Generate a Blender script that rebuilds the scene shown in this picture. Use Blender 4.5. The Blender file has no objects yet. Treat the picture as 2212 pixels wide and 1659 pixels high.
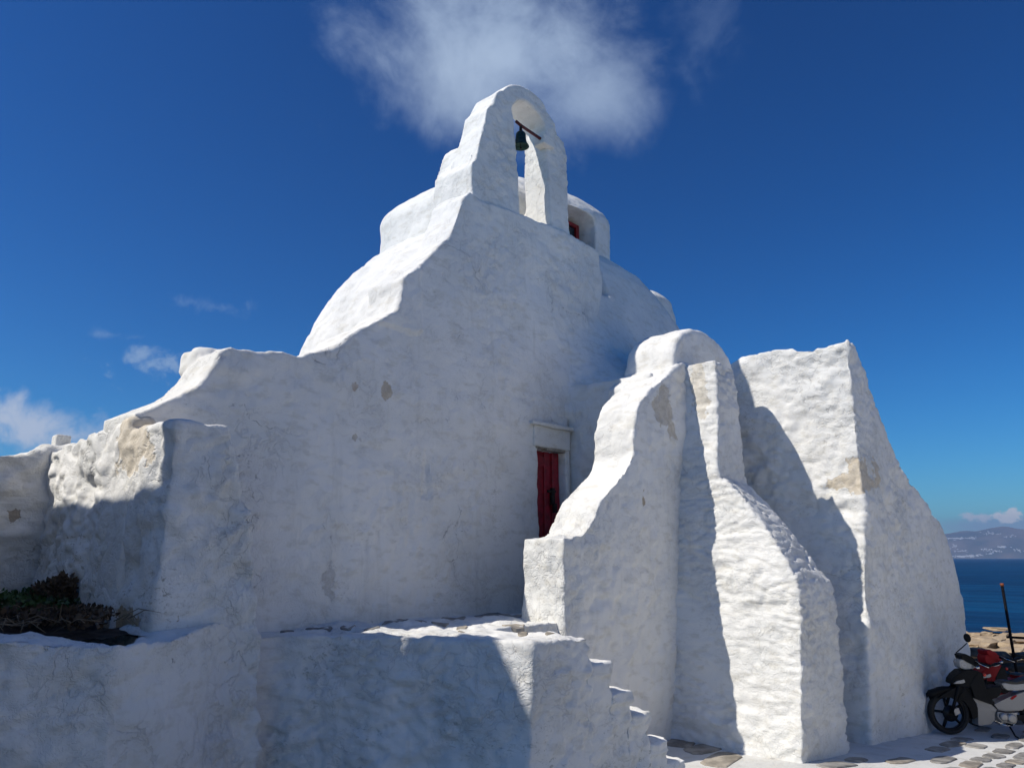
import bpy, bmesh, math, random
import numpy as np
from mathutils import Vector, Matrix

random.seed(7)
RNG = np.random.default_rng(7)
R = math.radians
D = bpy.data
scene = bpy.context.scene
COL = scene.collection

# ---------------------------------------------------------------- camera, sky, sun, exposure
# World axes: X runs along the church front, Y runs into the church, Z up. The photographer stands at the origin.
EYE = 2.33
PITCH = math.atan(375.5 / 1660)
UX, UY = 0.67018, 0.74220                     # camera-forward frame -> church axes
cam_d = D.cameras.new("camera")
cam = D.objects.new("camera", cam_d)
COL.objects.link(cam)
cam_d.sensor_fit = 'HORIZONTAL'
cam_d.sensor_width = 36.0
cam_d.lens = 36.0 * 1660 / 2212
cam_d.clip_start = 0.05
cam_d.clip_end = 60000
cam.location = (0, 0, EYE)
cam.rotation_euler = (math.pi / 2 + PITCH, 0, -math.atan2(UY, UX))
scene.camera = cam

SUN_EL, SUN_D = R(47.5), R(27.0)              # elevation; angle off the church front
world = D.worlds.new("World")
scene.world = world
world.use_nodes = True
sun_dir = Vector((-math.cos(SUN_D) * math.cos(SUN_EL), math.sin(SUN_D) * math.cos(SUN_EL), math.sin(SUN_EL)))
SKY_STRENGTH = 0.075
sl = D.lights.new("sun", 'SUN')
sl.energy = 4.2
sl.angle = R(0.53)
sl.color = (1.0, 0.945, 0.85)
so = D.objects.new("sun", sl)
COL.objects.link(so)
so.rotation_euler = sun_dir.to_track_quat('Z', 'Y').to_euler()
so.location = (-20, 10, 30)

scene.view_settings.view_transform = 'Standard'
scene.view_settings.look = 'None'
scene.view_settings.exposure = 0.0
scene.view_settings.gamma = 1.0
scene.view_settings.use_curve_mapping = False
scene.cycles.max_bounces = 6
scene.cycles.diffuse_bounces = 3
scene.cycles.volume_bounces = 0


def cam_ray(x, y):
    """direction, in church axes, through the point x, y of the 2212 x 1659 photograph"""
    c, s = math.cos(PITCH), math.sin(PITCH)
    xc, yc = (x - 1106) / 1660, (829.5 - y) / 1660
    fx, fy, fz = xc, c - yc * s, yc * c + s
    return fx * UX + fy * UY, -(fx * UY - fy * UX), fz


def on_w(x, y, w, k=0.0, zb=1.72):
    """point of the (slightly battered) wall plane Y = w + k*(z-zb) seen at x, y"""
    a, b, c = cam_ray(x, y)
    t = (w + k * (EYE - zb)) / (b - k * c)
    return a * t, b * t, EYE + c * t


def on_u(x, y, u):
    a, b, c = cam_ray(x, y)
    t = u / a
    return u, b * t, EYE + c * t


def on_z(x, y, z):
    a, b, c = cam_ray(x, y)
    t = (z - EYE) / c
    return a * t, b * t, z


def gz(u, w=0.0):
    """height of the sloping paved ground"""
    if u < 7.9:
        return 0.37
    if u < 12.2:
        return 0.37 - (u - 7.9) * 0.37 / 4.3
    return -0.01 * (u - 12.2)


# ---------------------------------------------------------------- node helpers
def nt_new(name):
    m = D.materials.new(name)
    m.use_nodes = True
    nt = m.node_tree
    return m, nt, nt.nodes["Principled BSDF"]


def N(nt, typ, **kw):
    n = nt.nodes.new(typ)
    for k, v in kw.items():
        if k.startswith('i_'):
            n.inputs[k[2:].replace('_', ' ')].default_value = v
        elif isinstance(k, str) and hasattr(n, k):
            setattr(n, k, v)
    return n


def math_n(nt, op, a, b=None, clamp=False):
    n = nt.nodes.new('ShaderNodeMath')
    n.operation = op
    n.use_clamp = clamp
    for i, v in enumerate((a, b)):
        if v is None:
            continue
        if isinstance(v, (int, float)):
            n.inputs[i].default_value = v
        else:
            nt.links.new(v, n.inputs[i])
    return n.outputs[0]


def maprange(nt, v, a, b, c=0.0, d=1.0, smooth=True):
    n = nt.nodes.new('ShaderNodeMapRange')
    n.interpolation_type = 'SMOOTHSTEP' if smooth else 'LINEAR'
    nt.links.new(v, n.inputs[0])
    for i, x in enumerate((a, b, c, d)):
        n.inputs[i + 1].default_value = x
    return n.outputs[0]


def mixc(nt, f, a, b, mode='MIX'):
    n = nt.nodes.new('ShaderNodeMix')
    n.data_type = 'RGBA'
    n.blend_type = mode
    n.clamp_factor = True
    for sock, v in ((n.inputs[0], f), (n.inputs[6], a), (n.inputs[7], b)):
        if isinstance(v, (int, float)):
            sock.default_value = v
        elif isinstance(v, tuple):
            sock.default_value = (*v, 1.0) if len(v) == 3 else v
        else:
            nt.links.new(v, sock)
    return n.outputs[2]


def noise(nt, vec, scale, detail=3.0, rough=0.55, dist=0.0):
    n = nt.nodes.new('ShaderNodeTexNoise')
    n.inputs['Scale'].default_value = scale
    n.inputs['Detail'].default_value = detail
    n.inputs['Roughness'].default_value = rough
    n.inputs['Distortion'].default_value = dist
    if vec is not None:
        nt.links.new(vec, n.inputs['Vector'])
    return n.outputs[0]


def vscale(nt, vec, s, off=(0, 0, 0)):
    n = nt.nodes.new('ShaderNodeMapping')
    nt.links.new(vec, n.inputs['Vector'])
    n.inputs['Scale'].default_value = s
    n.inputs['Location'].default_value = off
    return n.outputs[0]


def plaster(name, dirt=0.35, bump=0.5, course=0.0, stains=(), base=(0.84, 0.825, 0.785), cracks=0.5, grime=(0.40, 0.37, 0.33)):
    """whitewashed plaster: brush relief, hairline cracks, grime, patches where the limewash has come off"""
    m, nt, bs = nt_new(name)
    L = nt.links.new
    geo = nt.nodes.new('ShaderNodeNewGeometry')
    pos = geo.outputs['Position']
    n1 = noise(nt, pos, 1.1, 3, 0.6)
    n2 = noise(nt, vscale(nt, pos, (3, 3, 7)), 1.6, 3, 0.6)
    n3 = noise(nt, pos, 14, 4, 0.7)
    c = mixc(nt, maprange(nt, n1, 0.38, 0.66), base, (base[0] * .90, base[1] * .91, base[2] * .915))
    c = mixc(nt, maprange(nt, n2, 0.50, 0.68), c, (base[0] * .87, base[1] * .86, base[2] * .83))
    # rain streaks
    stk = maprange(nt, noise(nt, vscale(nt, pos, (7, 7, .8)), 1.0, 4, 0.65), 0.54, 0.74)
    c = mixc(nt, math_n(nt, 'MULTIPLY', stk, 0.22 + .25 * dirt), c, (base[0] * .72, base[1] * .71, base[2] * .68))
    # dirt: small dark marks gathered in patches
    patch = maprange(nt, noise(nt, vscale(nt, pos, (1, 1, 1), (3.1, 1.7, 5.2)), 1.5, 3, 0.65), 0.50, 0.68)
    spots = maprange(nt, noise(nt, vscale(nt, pos, (1, 1, 1.6)), 19, 3, 0.75, 0.6), 0.54, 0.66)
    f = math_n(nt, 'MULTIPLY', math_n(nt, 'MULTIPLY', patch, spots), dirt)
    c = mixc(nt, f, c, grime)
    fl = math_n(nt, 'MULTIPLY', maprange(nt, noise(nt, pos, 27, 3, 0.6), 0.68, 0.74), patch)
    c = mixc(nt, math_n(nt, 'MULTIPLY', fl, min(1, dirt * 1.4)), c, (grime[0] * .6, grime[1] * .6, grime[2] * .6))
    # cracks
    wv = nt.nodes.new('ShaderNodeVectorMath'); wv.operation = 'ADD'
    nz = nt.nodes.new('ShaderNodeTexNoise'); nz.inputs['Scale'].default_value = 3.0; nz.inputs['Detail'].default_value = 4
    L(pos, nz.inputs['Vector'])
    sc = nt.nodes.new('ShaderNodeVectorMath'); sc.operation = 'SCALE'; sc.inputs['Scale'].default_value = 0.55
    L(nz.outputs['Color'], sc.inputs[0])
    L(pos, wv.inputs[0]); L(sc.outputs[0], wv.inputs[1])
    vo = nt.nodes.new('ShaderNodeTexVoronoi'); vo.feature = 'DISTANCE_TO_EDGE'; vo.inputs['Scale'].default_value = 0.95
    L(wv.outputs[0], vo.inputs['Vector'])
    crk = maprange(nt, vo.outputs['Distance'], 0.0, 0.008, 1.0, 0.0)
    cm = math_n(nt, 'MULTIPLY', maprange(nt, n1, 0.50, 0.60), maprange(nt, n3, 0.40, 0.60))
    crk = math_n(nt, 'MULTIPLY', crk, cm)
    c = mixc(nt, math_n(nt, 'MULTIPLY', crk, cracks * .9), c, (0.33, 0.32, 0.31))
    # patches of bare render
    edge_all = None
    for (px, py, pz, rx, ry, rz, col, seed) in stains:
        s1 = nt.nodes.new('ShaderNodeVectorMath'); s1.operation = 'SUBTRACT'
        L(pos, s1.inputs[0]); s1.inputs[1].default_value = (px, py, pz)
        s2 = nt.nodes.new('ShaderNodeVectorMath'); s2.operation = 'DIVIDE'
        L(s1.outputs[0], s2.inputs[0]); s2.inputs[1].default_value = (rx, ry, rz)
        ln = nt.nodes.new('ShaderNodeVectorMath'); ln.operation = 'LENGTH'
        L(s2.outputs[0], ln.inputs[0])
        w = noise(nt, vscale(nt, pos, (1, 1, 1), (seed, seed * .7, seed * 1.3)), 1.0 / max(min(rx, rz, ry), .05) * .55, 5, 0.66)
        d = math_n(nt, 'ADD', ln.outputs['Value'], math_n(nt, 'MULTIPLY', math_n(nt, 'SUBTRACT', w, 0.5), 3.4))
        mk = maprange(nt, d, 0.80, 0.95, 1.0, 0.0)
        tone = mixc(nt, maprange(nt, n3, 0.35, 0.65), col, (col[0] * .84, col[1] * .82, col[2] * .78))
        c = mixc(nt, mk, c, tone)
        edge_all = mk if edge_all is None else math_n(nt, 'MAXIMUM', edge_all, mk)
    L(c, bs.inputs['Base Color'])
    bs.inputs['Roughness'].default_value = 0.92
    bs.inputs['Specular IOR Level'].default_value = 0.25
    # relief
    vary = maprange(nt, noise(nt, vscale(nt, pos, (1, 1, 1), (7, 3, 9)), 0.75, 2, 0.6), 0.36, 0.62, 0.25, 1.35)
    h = math_n(nt, 'MULTIPLY', math_n(nt, 'MULTIPLY', noise(nt, vscale(nt, pos, (1, 1, 1 + course)), 7.0, 4, 0.62, 0.4), 0.022), vary)
    h = math_n(nt, 'ADD', h, math_n(nt, 'MULTIPLY', n3, 0.007))
    h = math_n(nt, 'ADD', h, math_n(nt, 'MULTIPLY', noise(nt, pos, 55, 2, 0.7), 0.0024))
    # folds and laps of old limewash coats
    nf = noise(nt, vscale(nt, wv.outputs[0], (1, 1, .8 + course * .9)), 3.4, 4, 0.62)
    fold = maprange(nt, math_n(nt, 'ABSOLUTE', math_n(nt, 'SUBTRACT', nf, 0.5)), 0.0, 0.035, 1.0, 0.0)
    nf2 = noise(nt, vscale(nt, wv.outputs[0], (1, 1, .7 + course * 1.2), (4, 9, 2)), 9.0, 3, 0.62)
    fold2 = maprange(nt, math_n(nt, 'ABSOLUTE', math_n(nt, 'SUBTRACT', nf2, 0.5)), 0.0, 0.05, 1.0, 0.0)
    fold = math_n(nt, 'MULTIPLY', fold, maprange(nt, n1, 0.42, 0.60))
    fold2 = math_n(nt, 'MULTIPLY', fold2, vary)
    h = math_n(nt, 'SUBTRACT', h, math_n(nt, 'MULTIPLY', fold, 0.0075))
    h = math_n(nt, 'SUBTRACT', h, math_n(nt, 'MULTIPLY', fold2, 0.0035))
    c = mixc(nt, math_n(nt, 'MULTIPLY', fold, 0.16 + .22 * dirt), c, (0.50, 0.48, 0.45))
    L(c, bs.inputs['Base Color'])
    h = math_n(nt, 'SUBTRACT', h, math_n(nt, 'MULTIPLY', crk, 0.012 * cracks))
    if edge_all is not None:
        h = math_n(nt, 'SUBTRACT', h, math_n(nt, 'MULTIPLY', edge_all, 0.010))
    bp = nt.nodes.new('ShaderNodeBump')
    bp.inputs['Strength'].default_value = bump
    bp.inputs['Distance'].default_value = 1.0
    L(h, bp.inputs['Height'])
    L(bp.outputs[0], bs.inputs['Normal'])
    return m


def simple(name, col, rough=0.5, metal=0.0, var=0.15, scale=20, bump=0.0, spec=0.5, coat=0.0, emit=None):
    m, nt, bs = nt_new(name)
    geo = nt.nodes.new('ShaderNodeTexCoord')
    v = geo.outputs['Object']
    f = noise(nt, v, scale, 5, 0.6)
    c = mixc(nt, maprange(nt, f, 0.3, 0.7), col, tuple(max(0, x * (1 - var * 1.6)) for x in col))
    nt.links.new(c, bs.inputs['Base Color'])
    r = maprange(nt, noise(nt, v, scale * 1.7, 4, 0.6), 0.3, 0.7, rough * .85, min(1, rough * 1.2))
    nt.links.new(r, bs.inputs['Roughness'])
    bs.inputs['Metallic'].default_value = metal
    bs.inputs['Specular IOR Level'].default_value = spec
    bs.inputs['Coat Weight'].default_value = coat
    if bump:
        bp = nt.nodes.new('ShaderNodeBump')
        bp.inputs['Distance'].default_value = bump
        nt.links.new(noise(nt, v, scale * 1.3, 6, 0.65), bp.inputs['Height'])
        nt.links.new(bp.outputs[0], bs.inputs['Normal'])
    if emit:
        bs.inputs['Emission Color'].default_value = (*emit[0], 1)
        bs.inputs['Emission Strength'].default_value = emit[1]
    return m


# ---------------------------------------------------------------- world
def build_world():
    nt = world.node_tree
    L = nt.links.new
    bg = nt.nodes["Background"]
    sky = nt.nodes.new('ShaderNodeTexSky')
    sky.sky_type = 'NISHITA'
    sky.sun_disc = False
    sky.sun_elevation = SUN_EL
    sky.sun_rotation = math.atan2(sun_dir.x, sun_dir.y)
    sky.altitude = 200
    sky.air_density = 1.0
    sky.dust_density = 0.25
    sky.ozone_density = 3.0
    tc = nt.nodes.new('ShaderNodeTexCoord')
    d = tc.outputs['Generated']
    hs = nt.nodes.new('ShaderNodeHueSaturation')
    hs.inputs['Saturation'].default_value = 1.22
    hs.inputs['Value'].default_value = 1.0
    L(sky.outputs[0], hs.inputs['Color'])
    # deep, saturated Aegean blue: a contrast curve on each channel of the sky
    sep = nt.nodes.new('ShaderNodeSeparateColor')
    L(hs.outputs[0], sep.inputs[0])
    cmb = nt.nodes.new('ShaderNodeCombineColor')
    for i, (g, k_) in enumerate(((1.8, 0.98), (1.45, 1.52), (1.42, 1.86))):
        v = math_n(nt, 'MULTIPLY', sep.outputs[i], 0.075)
        v = math_n(nt, 'MULTIPLY', math_n(nt, 'POWER', v, g), k_ / SKY_STRENGTH)
        L(v, cmb.inputs[i])
    col = cmb.outputs[0]

    def cloud(px, py, rx, ry, seed, dens, tint, col, rot=0.0, det=7, thr=(0.0, 1.15), ns=1.0, wob=1.5):
        """a cloud in the sky around the direction seen at px, py, with angular half-sizes rx, ry (radians)"""
        c = Vector(cam_ray(px, py)).normalized()
        right = c.cross(Vector((0, 0, 1))).normalized()
        up = right.cross(c).normalized()
        r2 = (right * math.cos(rot) + up * math.sin(rot))
        u2 = (-right * math.sin(rot) + up * math.cos(rot))

        def dot(v, k):
            n = nt.nodes.new('ShaderNodeVectorMath'); n.operation = 'DOT_PRODUCT'
            L(d, n.inputs[0]); n.inputs[1].default_value = v * k
            return n.outputs['Value']
        a, b = dot(r2, 1 / rx), dot(u2, 1 / ry)
        front = math_n(nt, 'GREATER_THAN', dot(c, 1.0), 0.3)
        rad = math_n(nt, 'SQRT', math_n(nt, 'ADD', math_n(nt, 'MULTIPLY', a, a), math_n(nt, 'MULTIPLY', b, b)))
        vv = vscale(nt, d, (1, 1, 1), (seed, seed * 1.3, seed * .6))
        n1 = noise(nt, vv, 7.0 * ns, det, 0.60, 0.35)
        n2 = noise(nt, vv, 26.0 * ns, 5, 0.62, 0.3)
        f = math_n(nt, 'SUBTRACT', 1.0, rad)
        f = math_n(nt, 'ADD', f, math_n(nt, 'MULTIPLY', math_n(nt, 'SUBTRACT', n1, 0.5), wob * 1.9))
        f = math_n(nt, 'ADD', f, math_n(nt, 'MULTIPLY', math_n(nt, 'SUBTRACT', n2, 0.5), wob * .5))
        f = maprange(nt, f, *thr)
        f = math_n(nt, 'MULTIPLY', math_n(nt, 'MULTIPLY', f, front), dens)
        return mixc(nt, f, col, tint)
    k = 1.0 / SKY_STRENGTH
    W = lambda r, g, b: (r * k, g * k, b * k)
    col = cloud(1075, 120, 0.205, 0.135, 3.3, 0.92, W(.40, .51, .69), col, rot=-0.05, wob=.95, ns=.75, thr=(0, 1.0))
    col = cloud(1000, 200, 0.100, 0.070, 5.7, 0.60, W(.44, .55, .72), col, wob=.9, ns=.9)
    col = cloud(1290, 215, 0.105, 0.070, 8.7, 0.65, W(.40, .51, .69), col, wob=.9, ns=.9)
    col = cloud(730, 75, 0.045, 0.065, 7.9, 0.40, W(.26, .36, .56), col, wob=1.5, ns=1.4)
    col = cloud(1540, 90, 0.050, 0.070, 17.9, 0.22, W(.24, .34, .54), col, wob=1.5, ns=1.3)
    col = cloud(320, 785, 0.050, 0.024, 9.1, 0.60, W(.34, .46, .64), col, ns=3.2, wob=1.8, thr=(.1, .9))
    col = cloud(240, 722, 0.030, 0.010, 12.4, 0.45, W(.30, .42, .62), col, ns=4, wob=1.8)
    col = cloud(470, 665, 0.050, 0.013, 15.4, 0.35, W(.26, .38, .60), col, ns=4, wob=1.8)
    col = cloud(20, 905, 0.110, 0.036, 18.2, 0.95, W(.50, .57, .70), col, ns=2.2, rot=-0.18, wob=1.2, thr=(0, .8))
    col = cloud(2150, 1138, 0.14, 0.017, 22.2, 0.80, W(.30, .39, .56), col, ns=2.4, wob=.7, thr=(0, .8))
    col = cloud(2176, 1113, 0.017, 0.008, 25.1, 1.0, W(.82, .84, .86), col, ns=9.0, wob=1.7, thr=(.05, .55))
    col = cloud(2112, 1117, 0.019, 0.0065, 28.1, 0.9, W(.66, .71, .78), col, ns=9.0, wob=1.7, thr=(.05, .65))
    L(col, bg.inputs['Color'])
    bg.inputs['Strength'].default_value = SKY_STRENGTH


build_world()

# ---------------------------------------------------------------- mesh helpers
_P = RNG.permutation(512).astype(np.int64)
_P = np.concatenate([_P, _P, _P])
_G = RNG.normal(size=(1600, 3))
_G /= np.linalg.norm(_G, axis=1)[:, None]


def pnoise(p):
    i = np.floor(p).astype(np.int64)
    f = p - i
    w = f * f * f * (f * (f * 6 - 15) + 10)
    i &= 511
    out = 0
    for dx in (0, 1):
        wx = w[:, 0] if dx else 1 - w[:, 0]
        for dy in (0, 1):
            wy = w[:, 1] if dy else 1 - w[:, 1]
            for dz in (0, 1):
                wz = w[:, 2] if dz else 1 - w[:, 2]
                h = _P[_P[_P[(i[:, 0] + dx) & 511] + ((i[:, 1] + dy) & 511)] + ((i[:, 2] + dz) & 511)]
                g = _G[h]
                out = out + wx * wy * wz * (g[:, 0] * (f[:, 0] - dx) + g[:, 1] * (f[:, 1] - dy) + g[:, 2] * (f[:, 2] - dz))
    return out


def fbm(p, octs=3, gain=0.5):
    a, s, t = 1.0, 1.0, 0
    for o in range(octs):
        t = t + a * pnoise(p * s + 17.3 * o)
        a *= gain
        s *= 2.05
    return t


def prism(bm, front, back):
    """closed solid between two outlines of equal length"""
    n = len(front)
    a = [bm.verts.new(p) for p in front]
    b = [bm.verts.new(p) for p in back]
    fs = [bm.faces.new(a), bm.faces.new(list(reversed(b)))]
    for i in range(n):
        j = (i + 1) % n
        bm.faces.new((a[j], a[i], b[i], b[j]))
    return fs


def prism_y(bm, prof, w0, w1, k0=0.0, k1=0.0, zb=1.72):
    """outline in (u, z), extruded into the church from w0 to w1, faces battered k metres per metre of height"""
    prism(bm, [(u, w0 + k0 * (z - zb), z) for u, z in prof], [(u, w1 + k1 * (z - zb), z) for u, z in prof])


def prism_x(bm, prof, u0, u1):
    """outline in (w, z), extruded along the front"""
    prism(bm, [(u0, w, z) for w, z in prof], [(u1, w, z) for w, z in prof])


def prism_z(bm, plan, z0, z1, top=None):
    top = top or plan
    prism(bm, [(u, w, z0) for u, w in plan], [(u, w, z1 if not callable(z1) else z1(u, w)) for u, w in top])


def loft(bm, rings):
    """closed solid through a stack of rings with equal vertex counts"""
    vs = [[bm.verts.new(p) for p in r] for r in rings]
    n = len(rings[0])
    for a, b in zip(vs[:-1], vs[1:]):
        for i in range(n):
            j = (i + 1) % n
            bm.faces.new((a[i], a[j], b[j], b[i]))
    bm.faces.new(list(reversed(vs[0])))
    bm.faces.new(vs[-1])


def box(bm, x0, x1, y0, y1, z0, z1):
    prism_z(bm, [(x0, y0), (x1, y0), (x1, y1), (x0, y1)], z0, z1)


def lump(bm, cu, cw, ru, rw, npow, prof, seg=48):
    """body on a super-ellipse plan; prof = list of (z, scale)"""
    rings = []
    for z, s in prof:
        ring = []
        for i in range(seg):
            a = 2 * math.pi * i / seg
            c, sn = math.cos(a), math.sin(a)
            r = (abs(c) ** npow + abs(sn) ** npow) ** (-1 / npow)
            ring.append((cu + ru * s * r * c, cw + rw * s * r * sn, z))
        rings.append(ring)
    loft(bm, rings)


def finish(bm, name, mat, parent=None, smooth=True):
    bmesh.ops.recalc_face_normals(bm, faces=bm.faces)
    me = D.meshes.new(name)
    bm.to_mesh(me)
    bm.free()
    if smooth:
        me.shade_smooth()
    ob = D.objects.new(name, me)
    COL.objects.link(ob)
    if mat:
        me.materials.append(mat)
    if parent:
        ob.parent = parent
    return ob


def masonry(bm, name, mat, parent=None, voxel=0.03, smooth=3, amp=(0.035, 0.014, 0.006), coarse=1.0, course=1.0, seed=0.0,
            cutters=None, chip=0.0, dents=(), extra=None, crease=0.0):
    """turn overlapping solids into one hand-plastered body: fuse, soften the arrises, roughen"""
    bmesh.ops.triangulate(bm, faces=bm.faces)
    ob = finish(bm, name, None)
    if cutters is not None:
        cut = finish(cutters, name + "_cutter", None)
        md = ob.modifiers.new("c", 'BOOLEAN')
        md.operation = 'DIFFERENCE'
        md.solver = 'EXACT'
        md.object = cut
    if extra is not None:
        dg = bpy.context.evaluated_depsgraph_get()
        dg.update()
        me = D.meshes.new_from_object(ob.evaluated_get(dg))
        ob.modifiers.clear()
        bmesh.ops.recalc_face_normals(extra, faces=extra.faces)
        extra.from_mesh(me)
        bmesh.ops.triangulate(extra, faces=extra.faces)
        extra.to_mesh(me)
        extra.free()
        ob.data = me
    md = ob.modifiers.new("r", 'REMESH')
    md.mode = 'VOXEL'
    md.voxel_size = voxel
    if smooth:
        sm = ob.modifiers.new("s", 'SMOOTH')
        sm.factor = 0.5
        sm.iterations = smooth
    dg = bpy.context.evaluated_depsgraph_get()
    dg.update()
    me = D.meshes.new_from_object(ob.evaluated_get(dg))
    old = ob.data
    ob.modifiers.clear()
    ob.data = me
    D.meshes.remove(old)
    if cutters is not None:
        cm = cut.data
        D.objects.remove(cut)
        D.meshes.remove(cm)
    n = len(me.vertices)
    co = np.empty(n * 3, dtype=np.float64)
    me.vertices.foreach_get('co', co)
    no = np.empty(n * 3, dtype=np.float64)
    me.vertices.foreach_get('normal', no)
    co = co.reshape(-1, 3)
    no = no.reshape(-1, 3)
    p = co + seed
    q = p * np.array([1, 1, course])
    var = np.clip(0.85 + 2.2 * pnoise(p / 1.25 + 5), 0.30, 1.6)
    dsp = amp[0] * fbm(p / (1.1 * coarse), 2) * 1.6 + var * (amp[1] * fbm(q / 0.34, 2) * 1.8 + amp[2] * fbm(q / 0.11, 2) * 1.8)
    if crease:
        qq = q + 0.10 * np.stack([fbm(q / .3 + 3, 2), fbm(q / .3 + 13, 2), fbm(q / .3 + 23, 2)], 1)
        n_a = np.abs(pnoise(qq * np.array([1, 1, 1.35]) / 0.30 + 61))
        dsp -= crease * np.exp(-(n_a / 0.075) ** 2) * np.clip(0.5 + 1.8 * pnoise(p / .9 + 11), 0, 1)
    if chip:
        cmask = np.clip((pnoise(q / 0.22 + 31) - 0.22) * 5, 0, 1)
        dsp -= chip * cmask
    for (a0, a1, c0, c1, ymax, dep, soft) in dents:
        wob = 0.10 * fbm(p[:, [0, 2, 1]] / 0.35 + 7, 2)
        mu = np.clip((co[:, 0] + wob - a0) / soft, 0, 1) * np.clip((a1 - co[:, 0] + wob) / soft, 0, 1)
        mz = np.clip((co[:, 2] + wob - c0) / soft, 0, 1) * np.clip((c1 - co[:, 2] + wob) / soft, 0, 1)
        co[:, 1] += dep * mu * mz * ((co[:, 1] < ymax) & (no[:, 1] < -0.3))
    co += no * dsp[:, None]
    # a sideways wobble makes the arrises wander
    co[:, 0] += amp[1] * 0.9 * fbm(p[:, [1, 2, 0]] / 0.30 + 50, 2)
    co[:, 2] += amp[1] * 0.9 * fbm(p[:, [1, 0, 2]] / 0.33 + 90, 2)
    me.vertices.foreach_set('co', co.ravel())
    me.materials.clear()
    me.materials.append(mat)
    me.shade_smooth()
    me.name = name
    if parent:
        ob.parent = parent
    return ob


def empty(name, loc=(0, 0, 0), rz=0.0):
    e = D.objects.new(name, None)
    e.location = loc
    e.rotation_euler = (0, 0, rz)
    COL.objects.link(e)
    return e


def tag(o, label=None, cat=None, group=None, kind=None):
    if label: o['label'] = label
    if cat: o['category'] = cat
    if group: o['group'] = group
    if kind: o['kind'] = kind
    return o


def Z6(x, y): return (1150 + x / 3.16) * .9251, (750 + y / 3.16) * .9251
def Z7(x, y): return (1691 + x / 3.16) * .9251, (750 + y / 3.16) * .9251
def Z8(x, y): return (850 + x / 3.16) * .9251, (180 + y / 3.16) * .9251
def Z5(x, y): return (1691 + x / 3.16) * .9251, (1268 + y / 3.16) * .9251


# ---------------------------------------------------------------- plaster materials
TAN = (0.62, 0.55, 0.45)
BEIGE = (0.72, 0.68, 0.60)


def stain(pt, rx, ry, rz, col, seed):
    return (*pt, rx, ry, rz, col, seed)


KB = 0.045   # batter of the front
f_st = [stain(on_w(835, 845, 6.2, KB), .07, .5, .11, TAN, 2.0), stain(on_w(765, 835, 6.2, KB), .045, .5, .045, (.6, .53, .46), 4.0),
        stain(on_w(768, 945, 6.2, KB), .03, .5, .03, (.6, .56, .5), 6.0), stain(on_w(715, 1250, 6.2, KB), .07, .5, .16, (.66, .65, .63), 8.0)]
M_FACADE = plaster("facade_plaster", dirt=0.45, bump=0.55, stains=f_st, cracks=1.0)
M_ARM = plaster("arm_plaster", dirt=0.35, bump=0.65, stains=[
    stain(on_w(1432, 878, 4.81), .20, .5, .26, (.66, .61, .53), 1.0), stain(on_w(1450, 930, 4.81), .10, .5, .16, (.66, .61, .53), 3.0),
    stain(on_w(1391, 1082, 4.81), .035, .5, .11, (.50, .43, .34), 9.0)], cracks=0.6)
p_b = on_u(*Z6(1560, 470), 8.6)
M_BUTT = plaster("buttress_plaster", dirt=0.35, bump=0.62, course=1.6, stains=[stain((p_b[0], p_b[1] + .07, p_b[2]), .5, .14, .5, BEIGE, 2.2)], cracks=0.5)
p_w = on_u(*Z7(1025, 1120), 10.6)
p_w2 = on_u(*Z7(950, 1190), 10.6)
M_WING = plaster("wing_plaster", dirt=0.55, bump=0.62, course=0.6, stains=[
    stain(p_w, .6, .20, .26, (.72, .64, .52), 3.3), stain(p_w2, .6, .30, .10, (.72, .64, .52), 6.6)], cracks=0.7, grime=(.34, .31, .26))
M_ROOF = plaster("vault_plaster", dirt=0.2, bump=0.5, cracks=0.25)
M_TOWER = plaster("gable_plaster", dirt=0.38, bump=0.6, cracks=0.3)
p_p = on_u(290, 960, 2.46)
M_PIER = plaster("pier_plaster", dirt=0.85, bump=0.7, course=0.2, stains=[
    stain(p_p, .6, .36, .26, (.74, .67, .56), 3.7), stain(on_u(262, 1340, 2.46), .5, .5, .10, (.52, .42, .30), 1.7)], cracks=0.6, grime=(.36, .33, .27))
M_RET = plaster("retaining_plaster", dirt=0.8, bump=0.65, course=0.6, cracks=0.7, grime=(.27, .25, .21), stains=[
    stain((0.9, 5.1, 0.72), .8, .9, .13, (.42, .42, .37), 2.4)])
M_TERR = plaster("terrace_plaster", dirt=0.65, bump=0.6, course=0.9, cracks=0.5, grime=(.33, .33, .28))
M_GROUND = plaster("ground_whitewash", dirt=0.35, bump=0.45, cracks=0.3, base=(0.70, 0.69, 0.66))

# ---------------------------------------------------------------- the church
church = empty("church", (6, 6.2, 0.0))
church.location = (0, 0, 0)
tag(church, "large whitewashed church of lumpy plaster with bell gable and red door", "church")

# facade ---------------------------------------------------------
fpx = [(335, 880), (370, 862), (420, 840), (445, 815), (465, 780), (480, 757), (500, 752), (530, 757), (600, 762), (650, 770),
       (690, 760), (720, 752), (740, 740), (770, 715), (820, 690), (855, 665), (862, 640), (865, 600), (900, 575), (930, 550),
       (970, 510), (990, 460), (1000, 428), (1016, 412), (1040, 430), (1120, 460), (1235, 507), (1285, 535), (1295, 545), (1298, 580), (1302, 607)]
fprof = [(2.46, 0.0), (2.47, 3.46)]
for x, y in fpx:
    u, w, z = on_w(x, y, 6.2, KB)
    fprof.append((u, z))
FX = {p: on_w(*p, 6.2, KB) for p in fpx}
fprof += [(8.9, 5.2), (8.14, 4.65), (8.12, 0.0)]
bm = bmesh.new()
prism_y(bm, fprof, 6.2, 6.85, KB, KB * 0.7)
cut = bmesh.new()
box(cut, 7.45, 8.02, 5.9, 6.52, 1.60, 3.70)
ex = bmesh.new()
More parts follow.
